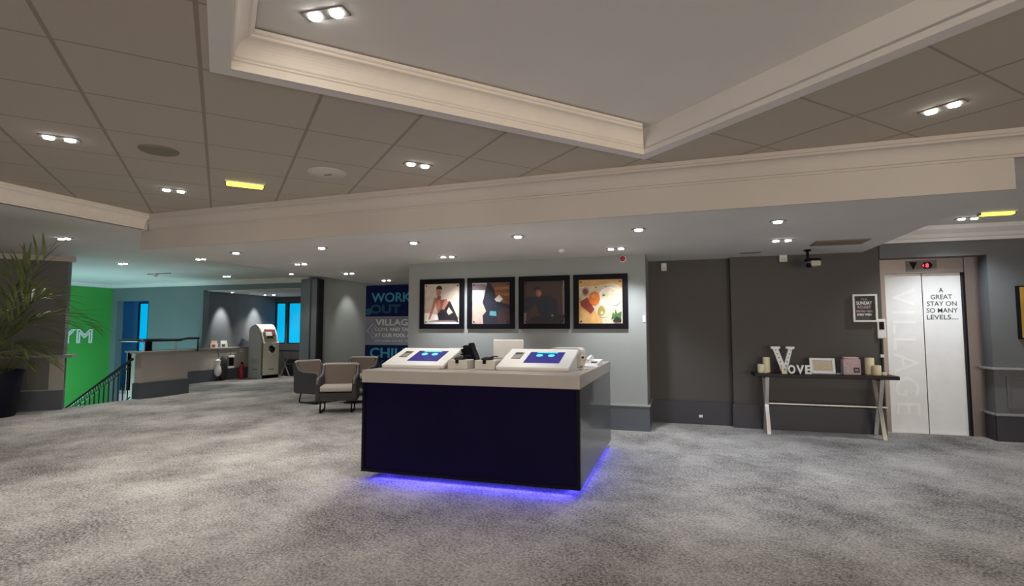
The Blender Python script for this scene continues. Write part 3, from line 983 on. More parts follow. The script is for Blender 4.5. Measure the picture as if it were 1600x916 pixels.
def put(txt, x0, x1, z0, z1, m, outline=0.0, off=0.0, y=-0.036, spacing=1.0):
    mb = letters(txt, x1 - x0, z1 - z0, 0.004, off, outline, spacing=spacing)
    on_wall(mb, (x0 + x1) / 2, y, (z0 + z1) / 2)
    return mb.build('lettering', m, t)


put('WORK', 0.17, 1.30, 2.19, 2.43, 'letter_cyan', off=0.02)
put('OUT', 0.14, 1.00, 1.90, 2.13, 'letter_teal', outline=0.03)
put('VILLAGE', 0.30, 1.36, 1.60, 1.76, 'letter_white', off=0.02)
put('COME AND TAKE', 0.28, 1.36, 1.46, 1.55, 'letter_white', off=0.015)
put('AT OUR POOL AND', 0.28, 1.48, 1.31, 1.40, 'letter_white', off=0.015)
put('OR JOIN US AT THE GYM', 0.28, 1.62, 1.19, 1.23, 'letter_white')
put('CHILL', 0.15, 1.25, 0.79, 1.04, 'letter_cyan', off=0.02)
put('OUT', 0.14, 1.00, 0.50, 0.73, 'letter_teal', outline=0.03)
MB().tube([(0.24, -0.036, 1.66), (0.06, -0.036, 1.47), (0.24, -0.036, 1.28)], 0.008, 6).tube([(0.32, -0.036, 1.62), (0.18, -0.036, 1.47), (0.32, -0.036, 1.32)], 0.006, 6).build('chevron', 'letter_white', t)
MB().lathe([(0.09, 0), (0.09, 0.004)], seg=20).xf(Matrix.Translation((0.08, -0.03, 1.95)) @ RX).build('printed_dot', 'letter_teal', t)

# green wall lettering
t = thing('wall_lettering', 'white outlined GYM letters on the green stairwell wall', 'sign', (-16.5, 10.65, 1.31))
g = letters('GYM', 1.35, 0.42, 0.01, 0.0, 0.036, spacing=1.1)
g.xf(Matrix.Rotation(pi / 2, 4, 'Z') @ RX).xf(Matrix.Translation((0.012, 0, 0)))
g.build('outlined_letters', 'letter_white', t)

# ================================================================== LIFT
t = thing('lift_entrance', 'lift with two white lettered doors in a brushed steel surround', 'lift', (2.82, 9.14, 0))
W = 1.27
s_ = MB().box(0.0, 0.125, 0, 0.12, 0, 2.53).box(1.10, W, -0.02, 0.12, 0, 2.53).box(0.125, 1.10, 0.0, 0.12, 2.32, 2.53)
s_.build('steel_surround', 'steel', t)
MB().box(1.08, 1.10, -0.005, 0.10, 0, 2.32).build('jamb_edge', 'black', t)
MB().box(0.0, W, -0.03, 0.10, 0, 0.012).build('sill', 'chrome', t)
dl = MB().box(0.125, 0.60, 0.05, 0.08, 0.012, 2.32, 0.002).build('door_panel', 'lift_door', t)
dr = MB().box(0.615, 1.08, 0.06, 0.09, 0.012, 2.32, 0.002).build('door_panel', 'lift_door', t)
MB().box(0.60, 0.615, 0.09, 0.10, 0.012, 2.32).build('door_gap', 'black', t)
mb = on_wall(letters('VILLAGE', 1.85, 0.30, 0.002, 0.0, 0.0, spacing=1.15), 0.36, 0.05, 1.18, -pi / 2)
mb.build('lettering', 'lift_letter', dl)
zz = 2.07
for txt, wd_ in (('A', 0.055), ('GREAT', 0.26), ('STAY ON', 0.36), ('SO MANY', 0.38), ('LEVELS....', 0.38)):
    on_wall(letters(txt, wd_, 0.068, 0.002, 0.008), 0.84, 0.06, zz).build('lettering', 'letter_black', dr)
    zz -= 0.098
ip = MB().box(0.40, 0.78, -0.008, 0.0, 2.345, 2.505).build('indicator_panel', 'grey_plastic', t)
MB().prism([(0.44, 2.485), (0.54, 2.485), (0.49, 2.37)], -0.012, -0.008, 'XZ').build('arrow', 'black', ip)
MB().prism([(0.59, 2.43), (0.62, 2.475), (0.70, 2.475), (0.73, 2.43), (0.70, 2.385), (0.62, 2.385)], -0.012, -0.008, 'XZ').build('display', 'black', ip)
on_wall(letters('8', 0.04, 0.06, 0.003, 0.02), 0.66, -0.012, 2.43).build('digit', 'red_led', ip)
MB().prism([(0.60, 2.43), (0.62, 2.455), (0.62, 2.405)], -0.014, -0.012, 'XZ').build('digit_arrow', 'red_led', ip)
# call panel
t = thing('lift_call_panel', 'white call panel with black window on the wall by the lift', 'control panel', (2.80, 8.92, 1.5))
MB().box(-0.055, 0.055, -0.03, 0, -0.13, 0.15, 0.01).build('housing', 'white', t)
MB().box(-0.03, 0.03, -0.034, -0.03, 0.0, 0.11, 0.0).build('reader_window', 'black', t)
t = thing('key_switch', 'small white switch on a dark conduit below the lift call panel', 'switch', (2.79, 8.92, 1.12))
MB().tube([(0, -0.012, -0.75), (0, -0.012, 0.25)], 0.012, 8).build('conduit', 'blackm', t)
MB().box(-0.022, 0.022, -0.035, 0, -0.022, 0.022, 0.004).build('switch_box', 'white', t)

# framed notice, gold frame
t = thing('framed_notice', 'small white framed dark notice between the console table and the lift', 'picture', (2.60, 8.92, 1.81), 0)
f = MB()
f.box(-0.155, -0.13, -0.05, 0, -0.20, 0.20).box(0.13, 0.155, -0.05, 0, -0.20, 0.20).box(-0.13, 0.13, -0.05, 0, -0.20, -0.175).box(-0.13, 0.13, -0.05, 0, 0.175, 0.20)
f.build('frame', 'white', t)
MB().box(-0.13, 0.13, -0.012, -0.004, -0.175, 0.175).build('print', 'slate', t)
for txt, z, wd_, h, m in (('THE', 0.13, 0.08, 0.03, 'pink'), ('SUNDAY', 0.075, 0.20, 0.05, 'letter_white'), ('ROAST', 0.015, 0.17, 0.04, 'pink'), ('SERVED HERE', -0.045, 0.21, 0.03, 'pink'), ('EVERY WEEK', -0.095, 0.19, 0.03, 'letter_white')):
    on_wall(letters(txt, wd_, h, 0.002, 0.02), 0, -0.012, z).build('lettering', m, t)
t = thing('gold_picture', 'gilded picture with black edge hanging on the wall past the lift', 'picture', (4.80, 8.90, 1.73))
MB().box(-0.42, 0.42, -0.05, 0, -0.36, 0.36, 0.006).build('frame', 'black', t)
MB().box(-0.395, 0.40, -0.058, -0.05, -0.34, 0.34).build('gilded_panel', 'gold', t)
MB().box(-0.30, 0.30, -0.062, -0.058, -0.25, -0.24).box(-0.30, 0.30, -0.062, -0.058, -0.18, -0.17).build('printed_line', 'cream', t)

# ================================================================== CONSOLE TABLE + DECORATIONS
t = thing('console_table', 'dark wood console table on curved chrome trestle legs against the charcoal wall', 'table', (1.95, 8.66, 0))
MB().box(-0.90, 0.90, -0.20, 0.20, 0.815, 0.865, 0.006).build('tabletop', 'wood_dark', t)


def strap(pts, w_):
    """flat bar bent through the given (y, z) points, w_ wide along X"""
    th = 0.013
    P = [Vector((0, a, b)) for a, b in pts]
    L, R = [], []
    for i, p in enumerate(P):
        tt = (P[min(i + 1, len(P) - 1)] - P[max(i - 1, 0)]).normalized()
        nn = Vector((0, -tt.z, tt.y)) * th
        L.append(p + nn)
        R.append(p - nn)
    poly = [(a.y, a.z) for a in L] + [(a.y, a.z) for a in reversed(R)]
    n = len(P)
    mb = MB()
    vs = []
    for h in (-w_ / 2, w_ / 2):
        vs += [(h, a.y, a.z) for a in L] + [(h, a.y, a.z) for a in R]
    fs = []
    for i in range(n - 1):
        fs += [[i, i + 1, n + i + 1, n + i], [2 * n + i, 2 * n + i + 1, 3 * n + i + 1, 3 * n + i], [i, i + 1, 2 * n + i + 1, 2 * n + i], [n + i, n + i + 1, 3 * n + i + 1, 3 * n + i]]
    fs += [[0, n, 3 * n, 2 * n], [n - 1, 2 * n - 1, 4 * n - 1, 3 * n - 1]]
    return mb.add(vs, fs)


for x in (-0.73, 0.70):
    for sgn in (-1, 1):
        pts = []
        for k in range(15):
            z = 0.815 * k / 14
            d = abs(z - 0.42) / 0.41
            y = 0.022 + 0.155 * (d ** 0.85)
            pts.append((sgn * y, z))
        lg = strap(pts, 0.05)
        lg.build('leg', 'leg_steel', t, True, loc=(x, 0, 0))
MB().box(-0.73, 0.92 - 0.12, -0.02, 0.02, 0.41, 0.432, 0.003).build('stretcher', 'chrome', t)
for x in (-0.73, 0.70):
    MB().box(x - 0.035, x + 0.035, -0.17, 0.17, 0.795, 0.815).build('leg_bracket', 'blackm', t)
TZ = 0.865


def candle(x, y, r, h, label):
    t = thing('pillar_candle', label, 'candle', (x, y, TZ), 0, 'cream pillar candles')
    MB().lathe([(r - 0.004, 0), (r, 0.004), (r, h - 0.008), (r - 0.006, h), (r * 0.5, h - 0.004), (0.004, h - 0.008)], seg=24).build('wax', 'candle', t, True)
    MB().tube([(0, 0, h - 0.01), (0.001, 0, h + 0.006), (0.004, 0, h + 0.014)], 0.0018, 6).build('wick', 'blackm', t)


candle(1.245, 8.70, 0.050, 0.225, 'tall cream candle at the end of the console table by the letter V')
candle(1.160, 8.62, 0.050, 0.125, 'short cream candle at the outer end of the console table')
candle(2.575, 8.72, 0.058, 0.235, 'tall cream candle at the lift end of the console table')
candle(2.630, 8.62, 0.055, 0.135, 'short stout cream candle at the lift end of the console table')
candle(2.715, 8.60, 0.028, 0.045, 'tiny cream candle nearest the lift on the console table')
candle(1.205, 8.54, 0.020, 0.030, 'tiny cream candle in front of the candle pair near the letter V')
# V marquee letter
t = thing('marquee_letter', 'large white letter V studded with bulbs on the console table', 'decoration', (1.46, 8.66, TZ))
H = 0.385
vp = [(-0.16, H), (-0.035, H), (-0.035, H - 0.03), (-0.06, H - 0.035), (0.015, 0.13), (0.075, H - 0.035), (0.04, H - 0.03), (0.04, H), (0.155, H), (0.155, H - 0.03), (0.125, H - 0.04), (0.04, 0.0), (-0.02, 0.0), (-0.13, H - 0.04), (-0.16, H - 0.03)]
MB().prism(vp, -0.025, 0.025, 'XZ').build('letter_body', 'white', t)
for k in range(6):
    f_ = k / 5
    for (xa, xb) in ((-0.095, 0.0), (0.10, 0.02)):
        MB().lathe([(0.010, 0), (0.008, 0.006), (0.002, 0.010)], seg=10).xf(Matrix.Translation((xa + (xb - xa) * f_, -0.025, H - 0.05 - f_ * 0.28)) @ RX).build('bulb', 'grey_plastic', t)
# LOVE letters: each a thing
lx = 1.475
for ch, wch, nm, sc in (('L', 0.07, 'white wooden letter L set in front of the big V', 1), ('O', 0.095, 'white wooden letter O on the console table', 1), ('V', 0.10, 'small white wooden letter V between the O and the E', 1), ('E', 0.08, 'white wooden letter E ending the word on the console table', 1)):
    mb = letters(ch, wch, 0.125, 0.03, 0.035)
    on_wall(mb, 0, 0.015, 0.0625)
    o = mb.build('wooden_letter', 'white' if ch != 'L' else 'candle', loc=(lx + wch / 2 - (0.06 if ch == 'L' else 0), 8.54 - (0.03 if ch == 'L' else 0), TZ + 0.001))
    tag(o, nm, 'decoration', 'small wooden letters spelling LOVE')
    lx += wch + 0.012 - (0.055 if ch == 'L' else 0)
# photo frame on the table
t = thing('photo_frame', 'white photo frame with warm print propped on the console table', 'picture frame', (1.965, 8.62, TZ + 0.003), radians(-3), rot=(radians(-14), 0, radians(-3)))
f = MB()
f.box(-0.16, -0.125, -0.01, 0.01, 0, 0.225, 0.003).box(0.125, 0.16, -0.01, 0.01, 0, 0.225, 0.003).box(-0.125, 0.125, -0.01, 0.01, 0, 0.035, 0.003).box(-0.125, 0.125, -0.01, 0.01, 0.19, 0.225, 0.003)
f.build('frame', 'white', t)
MB().box(-0.125, 0.125, 0.0, 0.008, 0.035, 0.19).build('mount', 'cream', t)
MB().box(-0.105, 0.10, -0.002, 0.0, 0.05, 0.165).build('print', 'paper', t)
MB().box(-0.02, 0.02, 0.01, 0.018, 0.0, 0.16).build('prop', 'blackm', t)
t = thing('gift_box', 'pink patterned box with small dark sticker standing on the console table', 'box', (2.33, 8.66, TZ), radians(6))
MB().box(-0.115, 0.105, -0.05, 0.05, 0, 0.215, 0.004).build('carton', 'pink', t)
MB().box(-0.10, 0.09, -0.045, 0.045, 0.215, 0.245, 0.01).build('lid', 'mauve' if 'mauve' in M else 'pink', t)
k = MB().box(0.015, 0.09, -0.053, -0.05, 0.03, 0.10).build('sticker', 'slate', t)
on_wall(letters('OK', 0.05, 0.03, 0.001, 0.02), 0.052, -0.053, 0.065).build('lettering', 'cream', k)
t = thing('glass_ornament', 'small clear glass stones dish between the photo frame and the pink box', 'ornament', (2.15, 8.56, TZ))
gm = mat('clear_glass', (0.6, 0.7, 0.7), 0.08)
gm.node_tree.nodes['Principled BSDF'].inputs['Transmission Weight'].default_value = 0.7
MB().lathe([(0.02, 0), (0.03, 0.004), (0.038, 0.022), (0.034, 0.022), (0.024, 0.008)], seg=20).build('dish', gm, t, True)

# ================================================================== SMALL FIXTURES
t = thing('alarm_sounder', 'round red fire alarm sounder high on the poster wall', 'alarm', (-0.78, 8.20, 2.575))
MB().lathe([(0.052, 0), (0.055, 0.02), (0.05, 0.03)], seg=28).xf(RX).build('base', 'white', t, True)
MB().lathe([(0.038, 0.03), (0.040, 0.05), (0.030, 0.062), (0.012, 0.066)], seg=28).xf(RX).build('dome', 'red', t, True)
t = thing('motion_sensor', 'white motion sensor high on the wall of the dark alcove', 'sensor', (-0.20, 9.06, 2.53))
MB().box(-0.045, 0.045, -0.05, 0, -0.07, 0.06, 0.015).build('housing', 'white', t)
MB().box(-0.03, 0.03, -0.056, -0.05, -0.055, -0.01, 0.002).build('lens', 'cream', t)
t = thing('motion_sensor', 'white box sensor under the soffit next to the black camera', 'sensor', (1.55, 8.92, 2.58))
MB().box(-0.055, 0.055, -0.06, 0, -0.055, 0.05, 0.01).build('housing', 'white', t)
MB().box(-0.035, 0.035, -0.066, -0.06, -0.04, 0.0, 0.002).build('lens', 'cream', t)
t = thing('security_camera', 'black and white camera hanging from the soffit above the console table', 'camera', (1.78, 8.40, 2.63), radians(12))
MB().lathe([(0.05, 0), (0.05, -0.012), (0.018, -0.03), (0.016, -0.13)], seg=20).build('mount', 'black', t, True)
MB().box(-0.03, 0.16, -0.05, 0.05, -0.165, -0.125, 0.008).build('sunshield', 'black', t)
MB().box(0.02, 0.15, -0.07, 0.06, -0.235, -0.16, 0.012).build('camera_body', 'cream', t)
MB().lathe([(0.030, 0), (0.034, 0.02), (0.03, 0.05)], seg=18).xf(Matrix.Translation((-0.02, -0.02, -0.225)) @ Matrix.Rotation(pi / 2, 4, 'Y')).build('lens', 'black', t)
t = thing('light_switch', 'small white switch at the end of the poster wall', 'switch', (-0.48, 8.20, 1.66))
MB().box(-0.02, 0.02, -0.012, 0, -0.05, 0.05, 0.003).build('plate', 'white', t)
MB().box(-0.008, 0.008, -0.018, -0.012, -0.02, 0.02, 0.002).build('rocker', 'white', t)
t = thing('wall_socket', 'small white socket on the skirting of the dark alcove', 'socket', (0.32, 9.03, 0.13))
MB().box(-0.028, 0.028, -0.012, 0, -0.02, 0.02, 0.003).build('plate', 'white', t)
MB().box(-0.012, 0.012, -0.014, -0.012, -0.006, 0.006).build('socket_face', 'white', t)
t = thing('smoke_detector', 'small white smoke detector on the soffit before the food poster', 'smoke detector', (-1.55, 7.33, 2.63))
MB().lathe([(0.055, 0), (0.055, -0.02), (0.045, -0.035), (0.03, -0.045)], seg=24).build('housing', 'white', t, True)
MB().lathe([(0.02, -0.044), (0.018, -0.055)], seg=16).build('chamber', 'cream', t)
t = thing('ceiling_grille', 'long beige grille panel in the soffit above the camera', 'vent', (2.02, 7.77, 2.63))
MB().box(-0.30, 0.30, -0.20, 0.20, -0.012, 0.002).build('frame', 'vent', t)
gs = MB()
for k in range(9):
    gs.box(-0.27, 0.27, -0.175 + 0.0415 * k, -0.160 + 0.0415 * k, -0.017, -0.011)
gs.build('slats', 'vent', t)
t = thing('ceiling_grille', 'narrow dark slot vent in the soffit before the console wall', 'vent', (1.04, 8.45, 2.63))
MB().box(-0.14, 0.14, -0.035, 0.035, -0.008, 0.002).build('frame', 'vent', t)
MB().box(-0.12, 0.12, -0.022, 0.022, -0.010, -0.008).build('slot', 'black', t)
# tile ceiling fittings
t = thing('ceiling_speaker', 'plain beige round speaker in the tiled ceiling between two twin downlights', 'speaker', (-4.37, 3.48, ZT))
MB().lathe([(0.155, 0), (0.155, -0.008), (0.145, -0.012)], seg=36).build('rim', 'vent', t, True)
MB().lathe([(0.14, -0.010), (0.13, -0.014)], seg=36).build('grille', 'vent', t)
t = thing('ceiling_speaker', 'off-white round speaker in the tiled ceiling right of the yellow emergency light', 'speaker', (-3.37, 4.50, ZT))
MB().lathe([(0.19, 0), (0.19, -0.008), (0.18, -0.014)], seg=36).build('rim', 'plaster', t, True)
MB().lathe([(0.14, -0.012), (0.12, -0.020), (0.05, -0.024)], seg=36).build('grille', 'plaster', t, True)
MB().box(-0.03, 0.05, -0.01, 0.01, -0.028, -0.02).build('badge', 'grey_plastic', t)


def emergency(x, y, z, rz, L, label):
    t = thing('emergency_light', label, 'emergency light', (x, y, z), rz, 'yellow lit emergency lights')
    MB().box(-L / 2 - 0.015, L / 2 + 0.015, -0.065, 0.065, -0.014, 0.002, 0.004).build('tray', 'white', t)
    MB().box(-L / 2, L / 2, -0.045, 0.045, -0.045, -0.014, 0.015).build('diffuser', 'yellow_lamp', t)
    for s in (-1, 1):
        MB().box(s * (L / 2 + 0.008) - 0.006, s * (L / 2 + 0.008) + 0.006, -0.04, 0.04, -0.04, -0.014).build('end_cap', 'grey_plastic', t)


emergency(-4.46, 4.56, ZT, GA, 0.36, 'yellow lit emergency light in the tiled ceiling')
emergency(3.78, 7.95, 2.95, 0.0, 0.34, 'yellow lit emergency light in the ceiling before the lift')
t = thing('ceiling_router', 'small white dome fitting with dark strip on the ceiling above the stairwell', 'sensor', (-12.36, 9.9, 2.885))
MB().box(-0.25, 0.5, -0.02, 0.02, -0.014, 0.002).build('bracket', 'grey_plastic', t)  # thin dark strip lying flat on the ceiling past the dome
MB().lathe([(0.05, 0), (0.05, -0.05), (0.03, -0.09), (0.01, -0.10)], seg=18).build('dome', 'white', t, True)

# ================================================================== STAIR RAILS
t = thing('stair_balustrade', 'dark green iron balustrade with handrail sloping down the stair', 'railing', (-11.28, 8.60, 0))
sl = 0.585


def railz(x):
    return 0.86 + sl * x          # x <= 0 : local, runs down towards -X


MB().tube([(0.0, 0, railz(0)), (-4.3, 0, railz(-4.3))], 0.032, 8).build('handrail', 'rail', t)
MB().tube([(-0.02, 0, railz(0) - 0.14), (-4.3, 0, railz(-4.3) - 0.14)], 0.012, 6).build('upper_bar', 'iron', t)
MB().tube([(-0.02, 0, railz(0) - 0.82), (-4.3, 0, railz(-4.3) - 0.82)], 0.014, 6).build('lower_bar', 'iron', t)
for k in range(30):
    x = -0.10 - 0.14 * k
    MB().box(x - 0.009, x + 0.009, -0.009, 0.009, railz(x) - 0.83, railz(x) - 0.13).build('baluster', 'iron', t)
    ring = [(x - 0.07 + 0.05 * cos(a * pi / 6), 0, railz(x - 0.07) - 0.07 + 0.05 * sin(a * pi / 6)) for a in range(12)]
    MB().tube(ring, 0.008, 5, closed=True).build('scroll', 'iron', t)
# loop handrail over the half wall
t = thing('guard_rail', 'black looped guard rail on short posts above the half wall', 'railing', (-11.18, 8.72, 1.02))
pts = [(p[0], p[1], 0.235) for p in rrect(-0.75, 0, 0, 1.05, 0.15, 5)]
MB().tube(pts, 0.030, 8, closed=True).build('rail_loop', 'rail', t, True)
MB().tube([(-0.05, 1.0, 0.245), (-0.15, 1.25, 0.265), (-0.2, 1.62, 0.265)], 0.028, 8).build('rail_end', 'rail', t, True)
MB().tube([(-0.03, 0.06, 0), (-0.03, 0.06, 0.22)], 0.016, 8).build('post', 'cream', t)
MB().tube([(-0.03, 0.85, 0), (-0.03, 0.85, 0.22)], 0.016, 8).build('post', 'cream', t)
MB().box(-0.10, -0.02, 0.14, 0.26, 0, 0.21, 0.01).build('bracket', 'black', t)
MB().tube([(-0.75, 0.5, -1.4), (-0.75, 0.5, 0.22)], 0.018, 8).build('post', 'rail', t)
MB().tube([(-0.2, 1.60, -0.06), (-0.2, 1.60, 0.25)], 0.014, 8).build('post', 'rail', t)

# ================================================================== RECESS: cash machine etc.
t = thing('cash_machine', 'tall grey cash machine with cream front and yellow edge strip', 'cash machine', (-12.80, 13.46, 0), radians(-10))
M['atm_grey'] = mat('atm_grey', (0.46, 0.47, 0.475), 0.45, var=0.02)
M['skin_red'] = mat('red_print', (0.40, 0.03, 0.04), 0.5)
pf = [(0.0, 0.0), (0.66, 0.0), (0.66, 1.02), (0.655, 1.08), (0.63, 1.12), (0.60, 1.22), (0.53, 1.42), (0.46, 1.55), (0.38, 1.63), (0.28, 1.655), (0.10, 1.60), (0.03, 1.54), (0.0, 1.46)]
MB().prism(pf, 0, 0.58, 'XZ').build('body', 'atm_grey', t)
# cream front skin following the profile
fs_ = pf[2:11]
out = [(0.675, 0.10)] + [(x + 0.018, z + 0.004) for x, z in fs_]
inn = [(0.655, 0.10)] + [(x - 0.004, z - 0.004) for x, z in fs_]
MB().prism(out + inn[::-1], 0.02, 0.56, 'XZ').build('front_panel', 'atm_cream', t)
MB().box(0.64, 0.665, 0.0, 0.58, 0.0, 0.10).build('kick_plate', 'black', t)
MB().box(0.56, 0.655, -0.006, 0.0, 0.38, 1.10).build('edge_strip', 'yellow_edge', t)
MB().prism([(0.60, 0.10), (0.664, 0.10), (0.664, 1.05), (0.62, 1.15), (0.54, 1.42), (0.44, 1.58), (0.41, 1.58), (0.52, 1.38), (0.60, 1.12)], -0.010, 0.0, 'XZ').build('edge_trim', 'grey_plastic', t)
ta = math.atan2(1.42 - 1.22, 0.53 - 0.60)
mt = Matrix.Translation((0.585, 0.29, 1.34)) @ Matrix.Rotation(-(pi / 2 - 0.0) + radians(71), 4, 'Y')
dp_ = MB().box(0.012, 0.032, -0.20, 0.20, -0.13, 0.17, 0.004).xf(mt).build('display_bezel', 'grey_plastic', t)
MB().box(0.032, 0.036, -0.17, 0.05, -0.05, 0.08).xf(mt).build('screen', 'white', dp_)
MB().box(0.032, 0.036, -0.18, 0.18, 0.10, 0.15).xf(mt).build('header', 'skin_red', dp_)
MB().box(0.032, 0.040, 0.08, 0.17, -0.03, 0.05).xf(mt).build('card_slot', 'skin_red', dp_)
MB().box(0.032, 0.044, -0.16, 0.08, -0.12, -0.06, 0.003).xf(mt).build('keypad', 'chrome', dp_)
MB().lathe([(0.13, 0), (0.135, 0.02), (0.11, 0.035), (0.08, 0.02)], seg=28).xf(Matrix.Translation((0.672, 0.29, 0.90)) @ Matrix.Rotation(pi / 2, 4, 'Y')).build('dispenser_ring', 'chrome', t, True)
MB().box(0.68, 0.695, 0.21, 0.37, 0.93, 0.99).build('dispenser_slot', 'black', t)
on_wall(letters('CASH', 0.36, 0.15, 0.003, 0.0, 0.03), 0.30, -0.001, 0.52).build('lettering', 'ledge', t)
on_wall(letters('www.cash', 0.22, 0.035, 0.003, 0.02), 0.32, -0.001, 0.28).build('lettering', 'letter_black', t)
MB().box(0.676, 0.679, 0.19, 0.39, 0.26, 0.285).build('badge', 'grey_plastic', t)

for (y, lb, mm_) in ((12.15, 'brown paper leaflet holder on the recess ledge', 'paper'), (12.50, 'white leaflet holder on the recess ledge beside the brown one', 'white')):
    k = thing('leaflet_holder', lb, 'leaflet holder', (-12.97, y, 0.97), 0, 'leaflet holders on the recess ledge')
    MB().box(0.0, 0.05, 0, 0.26, 0, 0.12, 0.003).build('holder', 'cream', k)
    MB().box(0.015, 0.035, 0.02, 0.24, 0.03, 0.20).build('leaflets', mm_, k)
    MB().box(0.05, 0.053, 0.05, 0.16, 0.02, 0.09).build('printed_front', 'slate' if mm_ == 'white' else 'skin_red', k)


def hanger(y, label, two):
    k = thing('hanging_bag', label, 'bag', (-12.86, y, 0), 0, 'things hanging from the recess ledge')
    MB().tube([(0.0, 0, 0.93), (0.03, 0, 0.88), (0.05, 0.01, 0.70)], 0.008, 6).build('strap', 'blackm', k)
    if two:
        MB().lathe([(0.02, 0.70), (0.07, 0.66), (0.055, 0.52), (0.085, 0.45), (0.10, 0.30), (0.06, 0.22), (0.02, 0.20)], (0.07, -0.02, -0.06), 16).build('white_sleeve', 'white', k, True)
        MB().lathe([(0.02, 0.72), (0.09, 0.62), (0.12, 0.45), (0.13, 0.25), (0.10, 0.06), (0.05, 0.02)], (0.06, 0.17, 0), 16).build('dark_cover', 'blackm', k, True)
    else:
        MB().box(0.0, 0.05, -0.09, 0.11, 0.35, 0.72, 0.01).build('holder_back', 'grey_plastic', k)
        MB().box(0.0, 0.10, -0.09, 0.11, 0.66, 0.72, 0.015).build('top_cap', 'white', k)
        MB().box(0.05, 0.09, -0.05, 0.09, 0.42, 0.65, 0.012).build('black_insert', 'black', k)
        MB().box(0.0, 0.09, -0.10, 0.12, 0.34, 0.40, 0.015).build('base_cup', 'white', k)


hanger(12.33, 'white and black covered objects hanging by a strap under the recess ledge', True)
hanger(12.78, 'white holder with black insert mounted under the recess ledge', False)
k = thing('fire_extinguisher', 'small red fire extinguisher on the floor beside the cash machine', 'fire extinguisher', (-12.80, 13.20, 0))
MB().lathe([(0.070, 0.0), (0.075, 0.02), (0.075, 0.33), (0.06, 0.39), (0.025, 0.42), (0.02, 0.45)], seg=20).build('cylinder', 'red', k, True)
MB().box(-0.02, 0.05, -0.015, 0.015, 0.45, 0.50, 0.004).build('valve', 'black', k)
MB().tube([(0.04, 0, 0.47), (0.09, -0.02, 0.42), (0.09, -0.04, 0.25)], 0.010, 6).build('hose', 'black', k)
k = thing('thermostat', 'small white box on the recess wall beside the cash machine', 'control box', (-12.93, 13.28, 0.86))
MB().box(0, 0.04, -0.06, 0.06, -0.05, 0.05, 0.006).build('housing', 'white', k)
MB().box(0.04, 0.044, -0.03, 0.03, -0.02, 0.02).build('dial', 'grey_plastic', k)

# folding-leg table under the recess windows
k = thing('side_table', 'dark topped table with crossed pale legs under the blue recess windows', 'table', (-11.75, 14.35, 0))
MB().box(-0.75, 0.75, -0.22, 0.25, 0.80, 0.84, 0.005).build('tabletop', 'wood_dark', k)
for x in (-0.32, 0.60):
    for s_ in (-1, 1):
        a_ = Vector((x - 0.18 * s_, -0.10 + 0.012 * s_, 0.0))
        b_ = Vector((x + 0.18 * s_, -0.10 + 0.012 * s_, 0.80))
        MB().tube([a_, (a_ + b_) / 2 + Vector((-0.02, 0, 0)), b_], 0.022, 8).build('crossed_leg', 'ledge', k)
MB().tube([(-0.32, -0.10, 0.40), (0.60, -0.10, 0.40)], 0.012, 8).build('stretcher', 'ledge', k)

# ================================================================== ARMCHAIRS
def armchair(loc, rz, label):
    """faces -Y in its own axes"""
    c = thing('armchair', label, 'armchair', loc, rz, 'charcoal tub armchairs round the seating corner')
    w2 = 0.35
    for s_ in (-1, 1):
        # side panel: rounded outline, higher at the back
        pr = arc(-0.26, 0.28, 0.07, pi, 1.5 * pi, 4) + arc(0.26, 0.28, 0.08, 1.5 * pi, 2 * pi, 4) + [(0.35, 0.66), (0.37, 0.76)] + [(0.33, 0.79), (0.24, 0.66), (0.10, 0.625)] + arc(-0.27, 0.55, 0.07, pi / 2, pi, 4)
        x0, x1 = (w2 - 0.07, w2) if s_ > 0 else (-w2, -w2 + 0.07)
        sp_ = MB().prism(pr, x0, x1, 'YZ').build('side_panel', 'shell', c)
        xm = (x0 + x1) / 2
        MB().tube([(xm, -0.34, 0.52), (xm, -0.325, 0.59), (xm, -0.27, 0.625), (xm, 0.10, 0.632), (xm, 0.24, 0.67), (xm, 0.33, 0.79)], 0.022, 8).build('arm_pad', 'arm', sp_, True)
    MB().prism([(-0.30, 0.22), (0.30, 0.22), (0.30, 0.38), (-0.32, 0.36)], -w2 + 0.07, w2 - 0.07, 'YZ').build('seat_base', 'shell', c)
    MB().prism(rrect(-0.32, 0.22, 0.38, 0.48, 0.04, 4), -w2 + 0.075, w2 - 0.075, 'YZ').build('seat_cushion', 'beige', c, True)
    MB().prism([(0.20, 0.44), (0.25, 0.44), (0.37, 0.82), (0.32, 0.83)], -w2 + 0.072, w2 - 0.072, 'YZ').build('backrest', 'tan', c)
    MB().prism([(0.25, 0.24), (0.33, 0.24), (0.40, 0.81), (0.37, 0.82)], -w2 + 0.01, w2 - 0.01, 'YZ').build('back_shell', 'shell', c)
    MB().tube([(-w2 + 0.03, 0.355, 0.81), (-w2 + 0.06, 0.355, 0.835), (w2 - 0.06, 0.355, 0.835), (w2 - 0.03, 0.355, 0.81)], 0.03, 8).build('top_roll', 'beige', c, True)
    for s_ in (-1, 1):
        x = s_ * 0.27
        MB().tube([(x, -0.24, 0.235), (x, -0.27, 0.06), (x, -0.25, 0.016), (x, -0.20, 0.014), (x, 0.20, 0.014), (x, 0.25, 0.02), (x, 0.26, 0.06), (x, 0.20, 0.235)], 0.014, 8).build('sled_leg', 'black', c, True)
    MB().tube([(-0.27, -0.05, 0.21), (0.27, -0.05, 0.21)], 0.012, 8).build('cross_bar', 'black', c)
    return c


